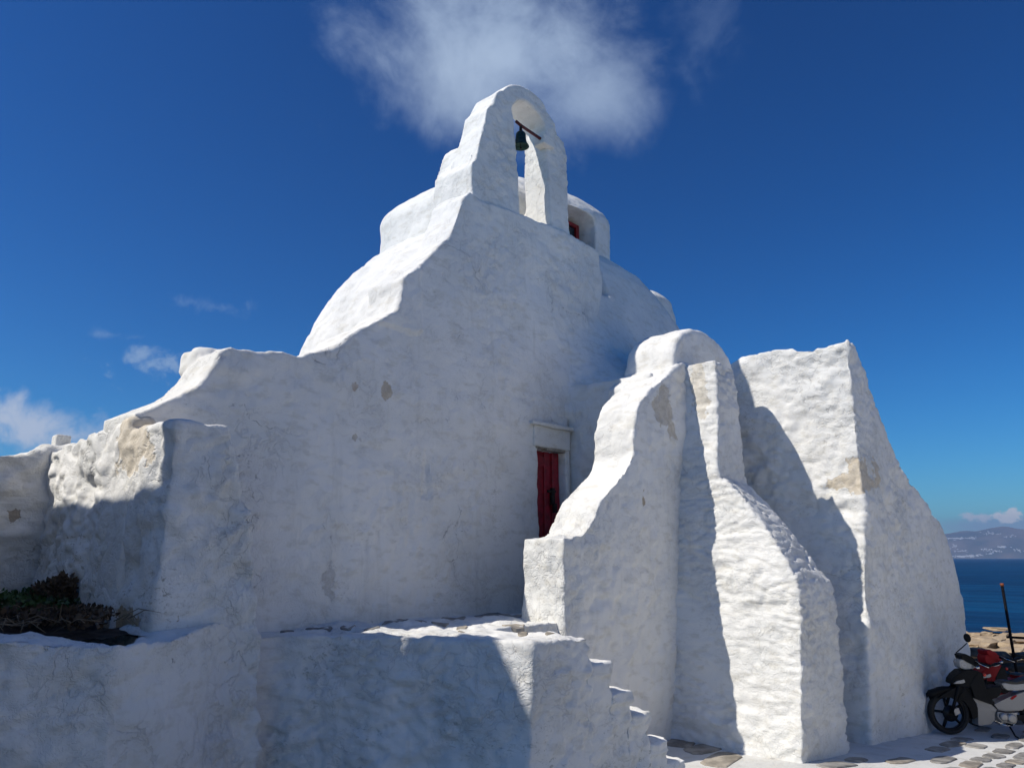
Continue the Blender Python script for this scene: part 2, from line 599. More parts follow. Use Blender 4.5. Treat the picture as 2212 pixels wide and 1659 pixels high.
lump(ex, 3.44, 6.96, 0.32, 0.27, 3.4, [(3.6, .55), (3.9, .75), (4.05, 1.0), (4.20, 1.0), (4.26, .9), (4.28, .5)], 20)
# the front melts into the sloping roof of the side chapel
rings = []
zz = [4.45, 4.62, 4.72, 4.85, 5.05, 5.35, 5.7, 6.05, 6.35]
ws = [5.15, 5.25, 5.45, 5.75, 6.00, 6.20, 6.35, 6.47, 6.60]
for i in range(16):
    t = i / 15
    u = 8.02 + 3.9 * t
    k = min(1.0, max(0.0, (u - 8.02) / 1.25))
    k = k * k * (3 - 2 * k)
    lo = 0.35 * max(0, u - 10.0)
    rings.append([(u, (6.215 + KB * (z - 1.72)) * (1 - k) + (w_ + lo * .8) * k, z - (z - 4.45) * .10 * max(0, u - 9.6)) for z, w_ in zip(zz, ws)] + [(u, 8.0, 6.35 - .19 * max(0, u - 9.6)), (u, 8.0, 4.45)])
loft(ex, rings)
masonry(bm, "facade_wall", M_FACADE, church, voxel=0.026, smooth=1, amp=(0.030, 0.013, 0.008), seed=1.0, cutters=cut, extra=ex, crease=0.007, dents=[(4.9, 5.50, 4.80, 5.60, 6.6, -0.035, 0.03), (5.55, 5.62, 3.0, 3.75, 6.6, 0.03, 0.02), (5.3, 5.36, 2.3, 3.0, 6.6, 0.02, 0.02)])

# bell gable ------------------------------------------------------
gk = KB
outer = [Z8(800, 900), Z8(797, 820), Z8(795, 640), Z8(830, 590), Z8(845, 500), Z8(860, 440), Z8(890, 330), Z8(905, 235), Z8(945, 200), Z8(980, 110), Z8(1030, 95),
         Z8(1060, 72), Z8(1100, 58), Z8(1160, 68), Z8(1215, 95), Z8(1290, 150), Z8(1350, 230), Z8(1395, 320), Z8(1430, 430), Z8(1480, 480), Z8(1492, 600),
         Z8(1500, 800), Z8(1515, 1000), Z8(1530, 1180)]
inner = [Z8(1390, 1130), Z8(1385, 1085), Z8(1370, 900), Z8(1350, 600), Z8(1342, 400), Z8(1338, 355), Z8(1300, 290), Z8(1240, 215), Z8(1195, 180),
         Z8(1160, 168), Z8(1120, 177), Z8(1095, 205), Z8(1090, 240), Z8(1104, 300), Z8(1108, 400), Z8(1130, 600), Z8(1150, 850), Z8(1160, 1030)]
gprof = [on_w(x, y, 6.235, gk) for x, y in outer + inner]
gprof = [(p[0], p[2]) for p in gprof]
zlow = 6.1
gprof = [(gprof[0][0], zlow)] + gprof[:24] + [(gprof[23][0], zlow), (gprof[24][0], zlow)] + gprof[24:] + [(gprof[-1][0], zlow)]
bm = bmesh.new()
prism_y(bm, gprof, 6.235, 6.97, gk, 0.0)
lowl = [p for p in gprof[1:9] if p[1] < 7.85]
prism_y(bm, [(lowl[0][0], 6.1)] + lowl + [(lowl[-1][0] + .12, lowl[-1][1] + .10), (6.95, 7.95), (7.0, 6.1)], 6.6, 7.22)
# sill block under the opening and the spine that ties the right leg to the drum
jr = on_w(*Z8(1385, 1085), 6.235, gk)
jl = on_w(*Z8(1160, 1000), 6.235, gk)
rr = on_w(*Z8(1500, 900), 6.235, gk)
prism_x(bm, [(6.8, 6.2), (6.8, 7.6), (7.0, 7.4), (7.2, 7.05), (7.5, 6.95), (7.7, 6.2)], jr[0] + 0.02, rr[0] - 0.05)
masonry(bm, "bell_gable", M_TOWER, church, voxel=0.022, smooth=1, amp=(0.018, 0.012, 0.008), seed=4.0, crease=0.008)

# stone bracket for the bell beam
bk = on_w(*Z8(1262, 455), 6.55)
bm = bmesh.new()
jz = bk[2]
ju = on_w(*Z8(1345, 450), 6.235, gk)[0]
box(bm, ju - 0.16, ju + 0.1, 6.45, 6.65, jz - 0.06, jz + 0.09)
bmesh.ops.bevel(bm, geom=bm.edges[:], offset=0.012, segments=1, affect='EDGES')
finish(bm, "stone_bracket", M_TOWER, church, smooth=False)

# vaults, dome and side chapel as one flowing body ------------------
bm = bmesh.new()
prof = []
for i in range(0, 17):
    t = i / 16
    prof.append((3.3 + (7.60 - 3.3) * t, max((1 - t ** 3) ** (1 / 2.3), 0.02)))
lump(bm, 9.22, 7.95, 4.02, 1.66, 3.9, [(4.25, 1.0)] + [q for q in prof if q[0] > 4.3])
box(bm, 8.2, 12.6, 6.45, 9.4, 0, 4.6)
for v in bm.verts:                                     # the old vault sits lower at the left
    if v.co.z > 3:
        v.co.z += 0.085 * (v.co.x - 9.5) * min(1, (v.co.z - 3) / 2)
box(bm, 8.18, 9.9, 5.02, 7.0, 0.0, 4.64)             # side chapel
# barrel vault with its arched gable
bz, gw = 4.79, 4.86
arc = []
ucx, urad, rise = 9.34, 0.86, 0.58
for i in range(17):
    a = math.pi * i / 16
    arc.append((ucx + urad * math.cos(a), bz + rise * math.sin(a) ** 0.85))
prism_y(bm, [(ucx - urad, 4.5), (8.72, 4.45), (8.75, 0.0), (ucx + urad, 0.0)] + arc, gw, 5.60, 0, 0)
# body behind the low left part of the front
box(bm, 2.9, 9.0, 6.6, 9.2, 0.0, 3.2)
# small cross vault at the far right
lump(bm, 13.2, 8.45, 0.62, 0.8, 3.0, [(4.0, 1.0), (7.2, 1.0), (7.5, 0.92), (7.68, 0.7), (7.75, 0.3)])
lump(bm, 12.6, 8.2, 2.2, 1.3, 2.5, [(0.0, 1.0), (5.6, 1.0), (6.3, .85), (6.8, .6), (7.0, 0.3)])
box(bm, 9.0, 15.0, 5.7, 9.5, 0.0, 4.5)
masonry(bm, "vaulted_roof", M_ROOF, church, voxel=0.040, smooth=3, amp=(0.035, 0.018, 0.007), seed=9.0, dents=[(9.05, 9.62, 6.42, 6.95, 7.4, 0.28, 0.06)])

# drum with domed top and deep window -------------------------------
bm = bmesh.new()
dp = [(6.0, 1.0), (7.95, 1.0), (8.05, 0.985), (8.16, 0.94), (8.32, 0.84), (8.48, 0.71), (8.62, 0.56), (8.74, 0.38), (8.80, 0.2), (8.82, 0.05)]
lump(bm, 8.91, 8.27, 2.0, 1.10, 5.5, dp, 80)
for v in bm.verts:
    if v.co.z > 6.5:
        v.co.z += 0.19 * (v.co.x - 9.75)
cut = bmesh.new()
wl, wr = 9.30, 10.10
wz0, wz1 = 7.15, 8.06
arcw = [(wl, wz0), (wr, wz0), (wr + .02, wz1 - .15), (wr - .05, wz1 - .02), (wr - .18, wz1 + .04), (wl, wz1)]
prism_y(cut, arcw, 6.8, 7.75)
masonry(bm, "domed_drum", M_ROOF, church, voxel=0.03, smooth=2, amp=(0.035, 0.014, 0.005), seed=15.0, cutters=cut)
M_RED = simple("red_window_paint", (0.30, 0.012, 0.015), 0.45, var=0.3, scale=30)
M_GLASS = simple("dark_glass", (0.02, 0.03, 0.04), 0.08, var=0.1)
wroot_bm = bmesh.new()
fw0, fw1, fzt = 9.45, 10.05, 7.98
for (a, b, c_, d_) in ((fw0, fw1, fzt - 0.06, fzt), (fw0, fw1, 7.18, 7.25), (fw0, fw0 + 0.06, 7.25, fzt - .06), (fw1 - 0.08, fw1, 7.25, fzt - .06)):
    box(wroot_bm, a, b, 7.50, 7.56, c_, d_)
win = finish(wroot_bm, "window_frame", M_RED, church, smooth=False)
bm = bmesh.new(); box(bm, fw0 + .05, fw1 - .06, 7.54, 7.55, 7.24, fzt - .05)
finish(bm, "pane", M_GLASS, win, smooth=False)
bm = bmesh.new(); box(bm, (fw0 + fw1) / 2 - .012, (fw0 + fw1) / 2 + .012, 7.515, 7.538, 7.25, fzt - .06)
finish(bm, "glazing_bar", M_RED, win, smooth=False)

# curved arm buttress with end pillar --------------------------------
aprof = [(6.10, 0.2), (6.10, 2.53), (6.42, 2.56), (6.58, 2.70), (6.75, 2.93), (6.94, 3.07), (7.25, 3.27), (7.41, 3.46), (7.43, 3.78), (7.50, 4.02), (7.58, 4.13),
         (7.85, 4.34), (8.08, 4.46), (8.40, 4.68), (8.64, 4.80), (9.0, 4.80), (9.0, 0.2)]
bm = bmesh.new()
prism_y(bm, aprof, 4.81, 5.37)
prism_y(bm, [(8.05, 4.0), (8.05, 4.45), (8.4, 4.68), (8.64, 4.80), (9.0, 4.80), (9.0, 4.0)], 4.9, 5.6)
box(bm, 6.8, 9.0, 4.95, 5.39, 0.2, 2.9)
masonry(bm, "curved_buttress", M_ARM, church, voxel=0.024, smooth=1, amp=(0.022, 0.018, 0.009), seed=21.0, crease=0.014)

# tall stepped buttress ----------------------------------------------
bm = bmesh.new()


def uL(z): return 7.95 + (8.70 - 7.95) * (z - 0.37) / (4.78 - 0.37)


rings = []
for z, wf in [(-0.1, 3.33), (0.4, 3.34), (1.2, 3.34), (1.8, 3.34), (2.05, 3.37), (2.25, 3.46), (2.5, 3.62), (2.75, 3.80), (2.95, 3.96), (3.10, 4.09), (3.22, 4.22), (3.27, 4.32),
              (3.9, 4.34), (4.45, 4.36), (4.76, 4.40)]:
    f2 = wf + (0.10 if 2.1 < z < 3.25 else 0.03)
    rings.append([(uL(z), wf, z), (9.28, f2, z), (9.28, 5.2, z), (uL(z), 5.2, z)])
loft(bm, rings)
box(bm, 9.1, 9.50, 3.52, 5.0, -0.2, 1.12)
masonry(bm, "stepped_buttress", M_BUTT, church, voxel=0.024, smooth=2, amp=(0.024, 0.022, 0.012), course=2.3, seed=33.0, chip=0.012, crease=0.022)

# wing wall at the right ----------------------------------------------
bm = bmesh.new()
top = [Z7(x, y) for x, y in [(820, 185), (880, 165)]]
sil = [(1010, 290), (1060, 370), (1065, 440), (1120, 620), (1150, 700), (1180, 790), (1230, 910), (1290, 1040), (1370, 1150), (1410, 1220), (1480, 1330), (1520, 1410)]
spr = [on_w(*Z7(x, y), 3.37) for x, y in sil]
prof = [(9.92, -0.3), (9.98, 0.1), (10.28, 1.5), (10.58, 2.95), (10.60, 5.20), (10.82, 5.12)] + [(p[0], p[2]) for p in spr] + [(13.7, -0.4)]
prism_y(bm, prof, 3.37, 5.15, 0, 0)
box(bm, 10.62, 12.2, 3.6, 5.9, -0.3, 3.55)
# uneven crest over the lit face
prism_x(bm, [(3.38, 4.8), (3.38, 5.23), (3.53, 5.17), (3.97, 5.19), (4.08, 5.16), (4.16, 5.26), (4.5, 5.28), (4.92, 5.30), (5.12, 5.22), (5.16, 4.8)], 10.61, 10.95)
for (X, Y, r) in [(1055, 400, .10), (1140, 700, .08), (1195, 820, .10), (1290, 1050, .08), (1350, 1140, .12), (1385, 1200, .08), (1440, 1290, .08)]:
    p = on_w(*Z7(X, Y), 3.47)
    r *= .8
    lump(bm, p[0] - .05, p[1] + .10, r, r, 2.0, [(p[2] - r, .3), (p[2] - r * .6, .8), (p[2], 1.0), (p[2] + r * .6, .8), (p[2] + r, .3)], 12)
masonry(bm, "wing_wall", M_WING, church, voxel=0.03, smooth=1, amp=(0.035, 0.026, 0.013), course=1.3, seed=41.0, chip=0.010, crease=0.020)
bm = bmesh.new()
prism_y(bm, [(13.52, -0.4), (13.54, 2.95), (13.78, 3.04), (14.3, 2.94), (14.7, 2.71), (14.96, 2.12), (15.1, 1.48), (15.15, 0.6), (15.15, -0.4)], 3.38, 5.2)
masonry(bm, "far_wing_wall", M_WING, church, voxel=0.04, smooth=3, amp=(0.03, 0.015, 0.006), seed=47.0)

# side wall and corner pier on the left ---------------------------------
bm = bmesh.new()
prism_x(bm, [(6.3, 0.3), (6.3, 3.42), (7.1, 3.33), (7.7, 3.36), (8.2, 3.32), (8.2, 0.3)], 2.46, 2.95)
rings = []
for z, u2 in [(0.2, 3.36), (1.0, 3.32), (1.73, 3.26), (2.2, 3.18), (2.6, 3.11), (2.95, 3.00), (3.20, 2.93), (3.31, 2.86)]:
    ul = 2.46 - 0.02 * (z < 2)
    rings.append([(ul, 5.51 + .03 * z / 3, z), (u2, 5.51 + .03 * z / 3, z), (u2, 6.4, z), (ul, 6.4, z)])
loft(bm, rings)
for (x, y, r) in [(118, 985, .07), (112, 1020, .08), (122, 1060, .06), (125, 1090, .05)]:
    p = on_u(x, y, 2.46)
    lump(bm, 2.5, p[1] - .02, r, r * 1.2, 2.0, [(p[2] - r, .3), (p[2] - r * .6, .8), (p[2], 1.0), (p[2] + r * .6, .8), (p[2] + r, .3)], 12)
masonry(bm, "side_wall", M_PIER, church, voxel=0.022, smooth=1, amp=(0.036, 0.036, 0.018), course=1.1, seed=52.0, chip=0.020, crease=0.022)

# door ---------------------------------------------------------------------
M_DOOR = simple("dark_red_door_paint", (0.40, 0.012, 0.028), 0.42, var=0.35, scale=12, bump=0.003)
bm = bmesh.new()
box(bm, 7.36, 8.05, 6.41, 6.45, 1.76, 3.74)
door = finish(bm, "door", M_DOOR, church, smooth=False)
for (a, b, c_, d_) in ((7.42, 7.50, 1.78, 3.70), (7.50, 7.70, 3.48, 3.62), (7.50, 7.70, 2.28, 2.46), (7.50, 7.70, 1.78, 1.90), (7.70, 7.80, 1.78, 3.70), (7.86, 8.0, 1.78, 3.70)):
    bm = bmesh.new()
    box(bm, a + .002, b - .002, 6.385, 6.412, c_ + .002, d_ - .002)
    bmesh.ops.bevel(bm, geom=bm.edges[:], offset=0.005, segments=1, affect='EDGES')
    finish(bm, "door_board", M_DOOR, door, smooth=False)
M_IRON = simple("old_iron", (0.05, 0.04, 0.035), 0.6, 0.6, var=0.4)
bm = bmesh.new()
box(bm, 7.81, 7.87, 6.35, 6.384, 3.00, 3.22); box(bm, 7.74, 7.90, 6.355, 6.38, 3.16, 3.19); box(bm, 7.83, 7.89, 6.335, 6.365, 2.90, 3.02)
finish(bm, "padlock_and_hasp", M_IRON, door, smooth=False)

M_LINT = plaster("lintel_limewash", dirt=0.5, bump=0.3, base=(.80, .79, .745), cracks=0.3)
bm = bmesh.new()
box(bm, 7.36, 8.11, 6.262, 6.6, 3.72, 4.0)
masonry(bm, "door_lintel", M_LINT, church, voxel=0.015, smooth=2, amp=(0.0, 0.006, 0.002), seed=60)
bm = bmesh.new()
box(bm, 7.28, 8.13, 6.215, 6.6, 3.98, 4.035)
masonry(bm, "lintel_drip_stone", M_LINT, church, voxel=0.014, smooth=2, amp=(0.0, 0.010, 0.003), seed=63)
M_WOOD = simple("pale_weathered_wood", (0.42, 0.37, 0.29), 0.8, var=0.3, scale=15)
for (a, b, dz) in ((7.41, 7.60, 0.012), (7.61, 8.0, 0.0)):
    bm = bmesh.new(); box(bm, a, b, 6.27, 6.56, 3.685 + dz, 3.722 + dz)
    finish(bm, "wooden_lintel_board", M_WOOD, church, smooth=False)

# bell (hangs from its beam) ---------------------------------------------------
M_BRONZE = simple("green_bronze", (0.035, 0.085, 0.07), 0.5, 0.7, var=0.4, scale=30)
M_BEAM = simple("red_beam_paint", (0.12, 0.015, 0.014), 0.55, var=0.3, scale=30)
b0 = on_w(*Z8(1112, 362), 6.55, 0)
b1 = (jr[0] - 0.12, 6.71, jz)
uc = on_w(1125, 300, 6.52)[0]
bell = empty("church_bell", (uc, 6.52, 0))
tag(bell, "green bronze bell hanging from a red beam in the arched gable opening", "bell")


def tube(bm, pts, r, seg=8, r1=None):
    pts = [Vector(p) for p in pts]
    rings = []
    for i, p in enumerate(pts):
        t = (pts[min(i + 1, len(pts) - 1)] - pts[max(i - 1, 0)]).normalized()
        a = t.orthogonal().normalized() if abs(t.z) > .95 else t.cross(Vector((0, 0, 1))).normalized()
        b = t.cross(a).normalized()
        rr = r if r1 is None else r + (r1 - r) * i / (len(pts) - 1)
        rings.append([tuple(p + (a * math.cos(2 * math.pi * k / seg) + b * math.sin(2 * math.pi * k / seg)) * rr) for k in range(seg)])
    loft(bm, rings)


def lathe(bm, prof, seg=24, c=(0, 0, 0)):
    rings = [[(c[0] + max(r, .0005) * math.cos(2 * math.pi * k / seg), c[1] + max(r, .0005) * math.sin(2 * math.pi * k / seg), c[2] + z) for k in range(seg)] for r, z in prof]
    loft(bm, rings)


bt = jz + 0.03
bm = bmesh.new(); tube(bm, [(jl[0] - .05 - uc, 0, bt + 0.03), (0, 0, bt + .01), (ju - 0.12 - uc, 0, bt - .01)], 0.022)
finish(bm, "beam", M_BEAM, bell)
bm = bmesh.new(); tube(bm, [(0, 0, bt + .03), (0, 0, bt - .10)], 0.018, 8, 0.024)
finish(bm, "bell_hanger", M_IRON, bell)
BS = 0.70
bm = bmesh.new(); lathe(bm, [(r_ * BS, z_ * BS) for r_, z_ in [(.02, -.13), (.075, -.145), (.10, -.18), (.105, -.26), (.115, -.34), (.135, -.40), (.165, -.44), (.170, -.46), (.15, -.465), (.12, -.42), (.02, -.40)]], 28, (0, 0, bt))
finish(bm, "bell_body", M_BRONZE, bell)
bm = bmesh.new(); lathe(bm, [(r_ * BS, z_ * BS) for r_, z_ in [(.008, -.38), (.008, -.47), (.025, -.485), (.02, -.51), (.005, -.515)]], 10, (0, 0, bt))
finish(bm, "clapper", M_IRON, bell)

# ---------------------------------------------------------------- walls on the left
M_BW = plaster("boundary_plaster", dirt=0.7, bump=0.6, course=1.2, cracks=0.3, grime=(.30, .28, .23), stains=[
    stain(on_w(33, 1115, 8.15), .07, .5, .05, (.48, .41, .33), 1.2)])
bm = bmesh.new()
prism_y(bm, [(2.75, 0.3), (2.75, 3.42), (2.42, 3.36), (2.30, 3.27), (2.05, 3.22), (1.5, 3.16), (0.2, 3.10), (-1.5, 3.05), (-1.5, 0.3)], 8.15, 8.65)
w1 = masonry(bm, "boundary_wall", M_BW, None, voxel=0.03, smooth=2, amp=(0.05, 0.036, 0.014), course=1.8, seed=71.0, chip=0.014, crease=0.02)
tag(w1, "shaded rough whitewashed wall at the left edge, running behind the planted soil bed", "wall")
bm = bmesh.new()
p = on_w(135, 952, 8.5)
box(bm, p[0] - .08, p[0] + .06, 8.44, 8.58, 3.0, on_w(135, 941, 8.5)[2])
st = masonry(bm, "wall_post", M_ROOF, None, voxel=0.015, smooth=2, amp=(0, .003, .001), seed=5)
tag(st, "small white stub post on top of the wall, left of the sunlit pier", "post")

bm = bmesh.new()
plan = [(-2.2, 8.1), (-1.3, 7.35), (-0.2, 6.35), (0.7, 5.62), (1.45, 5.08), (1.95, 4.84), (2.35, 4.98), (2.9, 5.35), (3.3, 5.60), (3.3, 6.0), (2.4, 6.0), (2.38, 5.55), (2.12, 5.18), (1.85, 5.22), (1.55, 5.62), (1.0, 6.3), (0.2, 7.2), (-0.8, 8.3)]


def batter(plan, k):
    cx, cy = 2.5, 8.0
    out = []
    for i, (u, w) in enumerate(plan):
        if i < 9:
            v = Vector((cx - u, cy - w)).normalized() * k
            out.append((u + v.x, w + v.y))
        else:
            out.append((u, w))
    return out


prism(bm, [(u, w, 0.1) for u, w in [(a - .0, b - .0) for a, b in plan]], [(u, w, 1.86 + (0.05 * math.sin(u * 5))) for u, w in batter(plan, 0.06)])
w2 = masonry(bm, "retaining_wall", M_RET, None, voxel=0.022, smooth=3, amp=(0.06, 0.034, 0.014), course=1.6, seed=77.0, chip=0.016, crease=0.02)
tag(w2, "low bulging whitewashed retaining wall in shade in front of the soil bed", "wall")

# ---------------------------------------------------------------- terrace and stairs
bm = bmesh.new()
tplan = [(3.1, 6.5), (3.15, 5.9), (3.56, 5.77), (3.81, 5.45), (4.05, 4.9), (4.24, 4.58), (4.36, 4.2), (4.48, 3.84), (5.19, 3.85), (5.2, 4.9), (6.3, 4.9), (6.3, 5.5), (8.3, 5.5), (8.3, 6.5)]
tb = [(u - (.13 if 0 < i < 8 else 0), w - (.05 if 0 < i < 9 else 0)) for i, (u, w) in enumerate(tplan)]
prism(bm, [(u, w, 0.1) for u, w in tb], [(u, w, 1.72) for u, w in tplan])
ter = masonry(bm, "terrace", M_TERR, None, voxel=0.022, smooth=2, amp=(0.022, 0.022, 0.013), course=1.9, seed=84.0, chip=0.016, crease=0.022)
tag(ter, kind='structure')

stairs = empty("staircase", (5.2, 4.3, 0.37))
stairs.location = (0, 0, 0)
tag(stairs, "whitewashed masonry steps going down from the terrace along the curved buttress", "stairs")
us = [5.19, 5.46, 5.73, 6.01, 6.28, 6.55, 6.82]
zs = [1.52, 1.27, 1.06, 0.80, 0.60]
for i, z in enumerate(zs):
    bm = bmesh.new()
    box(bm, us[i] - 0.05, us[i + 1], 3.84 + .01 * (i % 2), 4.88, 0.2, z)
    box(bm, us[i], us[i + 1] + random.uniform(-.01, .04), 3.82, 4.88, z - 0.10, z + random.uniform(-.015, .01))
    masonry(bm, "step", M_TERR, stairs, voxel=0.020, smooth=2, amp=(0.012, 0.022, 0.012), course=2.0, seed=90.0 + i, chip=0.015, crease=0.014)

# flat stones let into the terrace and the street
M_STONE = simple("grey_paving_stone", (0.38, 0.36, 0.33), 0.75, var=0.4, scale=6, bump=0.004)
M_STONE3 = simple("worn_grey_paving_stone", (0.33, 0.31, 0.285), 0.8, var=0.4, scale=9, bump=0.004)
M_STONE2 = simple("pale_paving_stone", (0.44, 0.39, 0.32), 0.8, var=0.35, scale=6, bump=0.004)


def stone(name, cx, cy, rx, ry, rot, z, mat, parent, slope=0.0):
    bm = bmesh.new()
    n = 14
    ring = []
    for i in range(n):
        a = 2 * math.pi * i / n
        k = 1 + random.uniform(-.12, .09)
        c, s = math.cos(a), math.sin(a)
        e = (abs(c) ** 4.5 + abs(s) ** 4.5) ** (-1 / 4.5) * k
        x, y = rx * e * c, ry * e * s
        X, Y = cx + x * math.cos(rot) - y * math.sin(rot), cy + x * math.sin(rot) + y * math.cos(rot)
        ring.append((X, Y))
    r0 = [(X, Y, z(X, Y) - .03) for X, Y in ring]
    r1 = [(X, Y, z(X, Y) + .004) for X, Y in ring]
    r2 = [(cx + (X - cx) * .93, cy + (Y - cy) * .93, z(cx + (X - cx) * .93, cy + (Y - cy) * .93) + .011) for X, Y in ring]
    loft(bm, [r0, r1, r2])
    return finish(bm, name, mat, parent, smooth=False)


from mathutils.bvhtree import BVHTree
_tm = ter.data
_tb = BVHTree.FromPolygons([v.co for v in _tm.vertices], [p.vertices[:] for p in _tm.polygons])


def zt(X, Y):
    h = _tb.ray_cast(Vector((X, Y, 2.4)), Vector((0, 0, -1)))
    return (h[0].z if h[0] is not None and h[0].z > 1.6 else 1.70) + .001


for (a, b, c_, d_, m) in [(640, 730, 224, 240, 0), (880, 1180, 178, 203, 0), (1250, 1400, 160, 174, 0), (1368, 1590, 130, 153, 0), (1600, 1700, 100, 118, 0), (1605, 1745, 150, 166, 0),
                          (270, 355, 239, 246, 0), (430, 590, 230, 238, 0), (772, 880, 236, 244, 0), (1190, 1300, 200, 215, 1), (1340, 1410, 216, 222, 1), (1620, 1760, 204, 216, 1),
                          (1350, 1410, 243, 249, 1), (1880, 1960, 264, 270, 1), (1715, 1775, 240, 250, 1)]:
    f = lambda x, y: ((550 + x / 2.602) * .9251, (1380 + y / 2.602) * .9251)
    p0, p1 = Vector(on_z(*f(a, (c_ + d_) / 2), 1.72)), Vector(on_z(*f(b, (c_ + d_) / 2), 1.72))
    q0, q1 = Vector(on_z(*f((a + b) / 2, c_), 1.72)), Vector(on_z(*f((a + b) / 2, d_), 1.72))
    mid = (q0 + q1) / 2
    if mid.y > 6.05:
        mid.y = 6.0
    stone("paving_stone", mid.x, mid.y, (p1 - p0).length / 2 * .95, (q1 - q0).length / 2, math.atan2(p1.y - p0.y, p1.x - p0.x), zt, M_STONE2 if m else M_STONE, ter)

# ---------------------------------------------------------------- ground, street stones
bm = bmesh.new()
xs = [-45, -20, -8, -2, 2, 5] + [6 + i * 0.28 for i in range(42)] + [18, 19, 20.5, 22, 24, 26, 30, 40]
ys = [-45, -20, -8, -3, -1] + [-0.5 + i * 0.28 for i in range(30)] + [8.5, 9.5, 11, 13, 16, 20, 26, 40]


def gfull(u, w):
    z = gz(u)
    if u > 18.5:
        z -= min(4.5, (u - 18.5) * 0.22 if u < 24 else 1.2 + (u - 24) * .8)
    if w > 13:
        z -= min(4.6, (w - 13) * .6)
    return z


grid = []
for y in ys:
    row = []
    for x in xs:
        nz = 0.0
        if 6 < x < 18 and -1 < y < 8:
            nz = 0.012 * math.sin(x * 2.3 + y) * math.cos(y * 1.9 - x * .7)
        row.append(bm.verts.new((x, y, gfull(x, y) + nz)))
    grid.append(row)
for j in range(len(ys) - 1):
    for i in range(len(xs) - 1):
        bm.faces.new((grid[j][i], grid[j][i + 1], grid[j + 1][i + 1], grid[j + 1][i]))
ground = finish(bm, "ground", M_GROUND)
tag(ground, kind='structure')


def gz2(X, Y): return gfull(X, Y) + 0.012 * math.sin(X * 2.3 + Y) * math.cos(Y * 1.9 - X * .7) + 0.004


rows = 0
count = 0
y = 0.2
while y < 4.6:
    x = 6.4 + random.uniform(0, .3)
    h = random.uniform(.22, .31)
    while x < 14.5 and count < 270:
        wd = random.uniform(.42, .85)
        cx, cy = x + wd / 2, y + h / 2 + random.uniform(-.02, .02)
        inside = (cy > 3.15 and cx < 9.7) or (cy > 2.9 and cx > 9.0) or (cy > 2.45 and random.random() < .5) or cy > 4.3 or (cx < 7.0 and cy > 3.6)
        if not inside and random.random() < .93:
            stone("paving_stone", cx, cy, wd / 2 * random.uniform(.74, .88), h / 2 * random.uniform(.55, .78), random.uniform(-.1, .1), gz2,
                  M_STONE if random.random() < .4 else M_STONE3 if random.random() < .6 else M_STONE2, ground)
            count += 1
        x += wd
    y += h
for (X, Y, rx) in [(1520, 1618, .26), (1560, 1640, .3), (1470, 1606, .2)]:
    p = on_z(X, Y, 0.37)
    stone("paving_stone", p[0], p[1], rx, .14, random.uniform(-.3, .3), gz2, M_STONE2, ground)

M_STREET = simple("grey_street_paving", (0.34, 0.335, 0.33), 0.85, var=.3, scale=1.2, bump=.004)
bm = bmesh.new()
prism_z(bm, [(-40, -40), (6.2, -40), (6.2, 2.2), (5.2, 3.4), (3.5, 3.6), (1.5, 4.4), (-1.0, 6.0), (-40, 9)], 0.36, 0.376)
sb = finish(bm, "street", M_STREET, smooth=False)
tag(sb, kind='structure')

# ---------------------------------------------------------------- soil bed and plants
M_SOIL = simple("dark_soil", (0.06, 0.045, 0.035), 0.95, var=0.5, scale=9, bump=0.03)
bm = bmesh.new()
gx, gy = 46, 40
sv = {}
for j in range(gy):
    for i in range(gx):
        x = -0.8 + 3.5 * i / (gx - 1); yv = 4.9 + 3.4 * j / (gy - 1)
        hgt = 1.82 + 0.16 * max(0, (yv - 6.4)) / 1.7
        sv[i, j] = (x, yv, hgt)
pts = np.array([sv[i, j] for j in range(gy) for i in range(gx)])
nz = fbm(pts / .25, 3) * .05
vv = [bm.verts.new((p[0], p[1], p[2] + n)) for p, n in zip(pts, nz)]
for j in range(gy - 1):
    for i in range(gx - 1):
        q = [vv[j * gx + i], vv[j * gx + i + 1], vv[(j + 1) * gx + i + 1], vv[(j + 1) * gx + i]]
        c = q[0].co
        # keep the bed behind the retaining wall
        if c.y > 8.3 - (c.x + .8) * 1.02 and c.y > 5.15 and c.x < 2.42 and not (c.x > 2.0 and c.y < 5.4):
            bm.faces.new(q)
for v in [v for v in bm.verts if not v.link_faces]:
    bm.verts.remove(v)
soil = finish(bm, "soil", M_SOIL)
tag(soil, kind='structure')


def foliage(name, mat, spots, n, size, seed, long=1.0, up=0.6):
    rng = random.Random(seed)
    vs, fs = [], []
    for _ in range(n):
        cx, cy, cz, rx, ry, rz = rng.choice(spots)
        while True:
            a, b, c = rng.uniform(-1, 1), rng.uniform(-1, 1), rng.uniform(-1, 1)
            if a * a + b * b + c * c < 1:
                break
        p = Vector((cx + a * rx, cy + b * ry, cz + c * rz))
        d = Vector((rng.gauss(0, 1), rng.gauss(0, 1), rng.gauss(0, 1) + up)).normalized()
        t = d.orthogonal().normalized()
        t = Matrix.Rotation(rng.uniform(0, 6.28), 3, d) @ t
        s = size * rng.uniform(.5, 1.3)
        i = len(vs)
        vs += [p, p + d * s * long * .5 + t * s * .35, p + d * s * long, p + d * s * long * .5 - t * s * .35]
        fs.append((i, i + 1, i + 2, i + 3))
    me = D.meshes.new(name)
    me.from_pydata([tuple(v) for v in vs], [], fs)
    me.materials.append(mat)
    ob = D.objects.new(name, me)
    COL.objects.link(ob)
    return ob


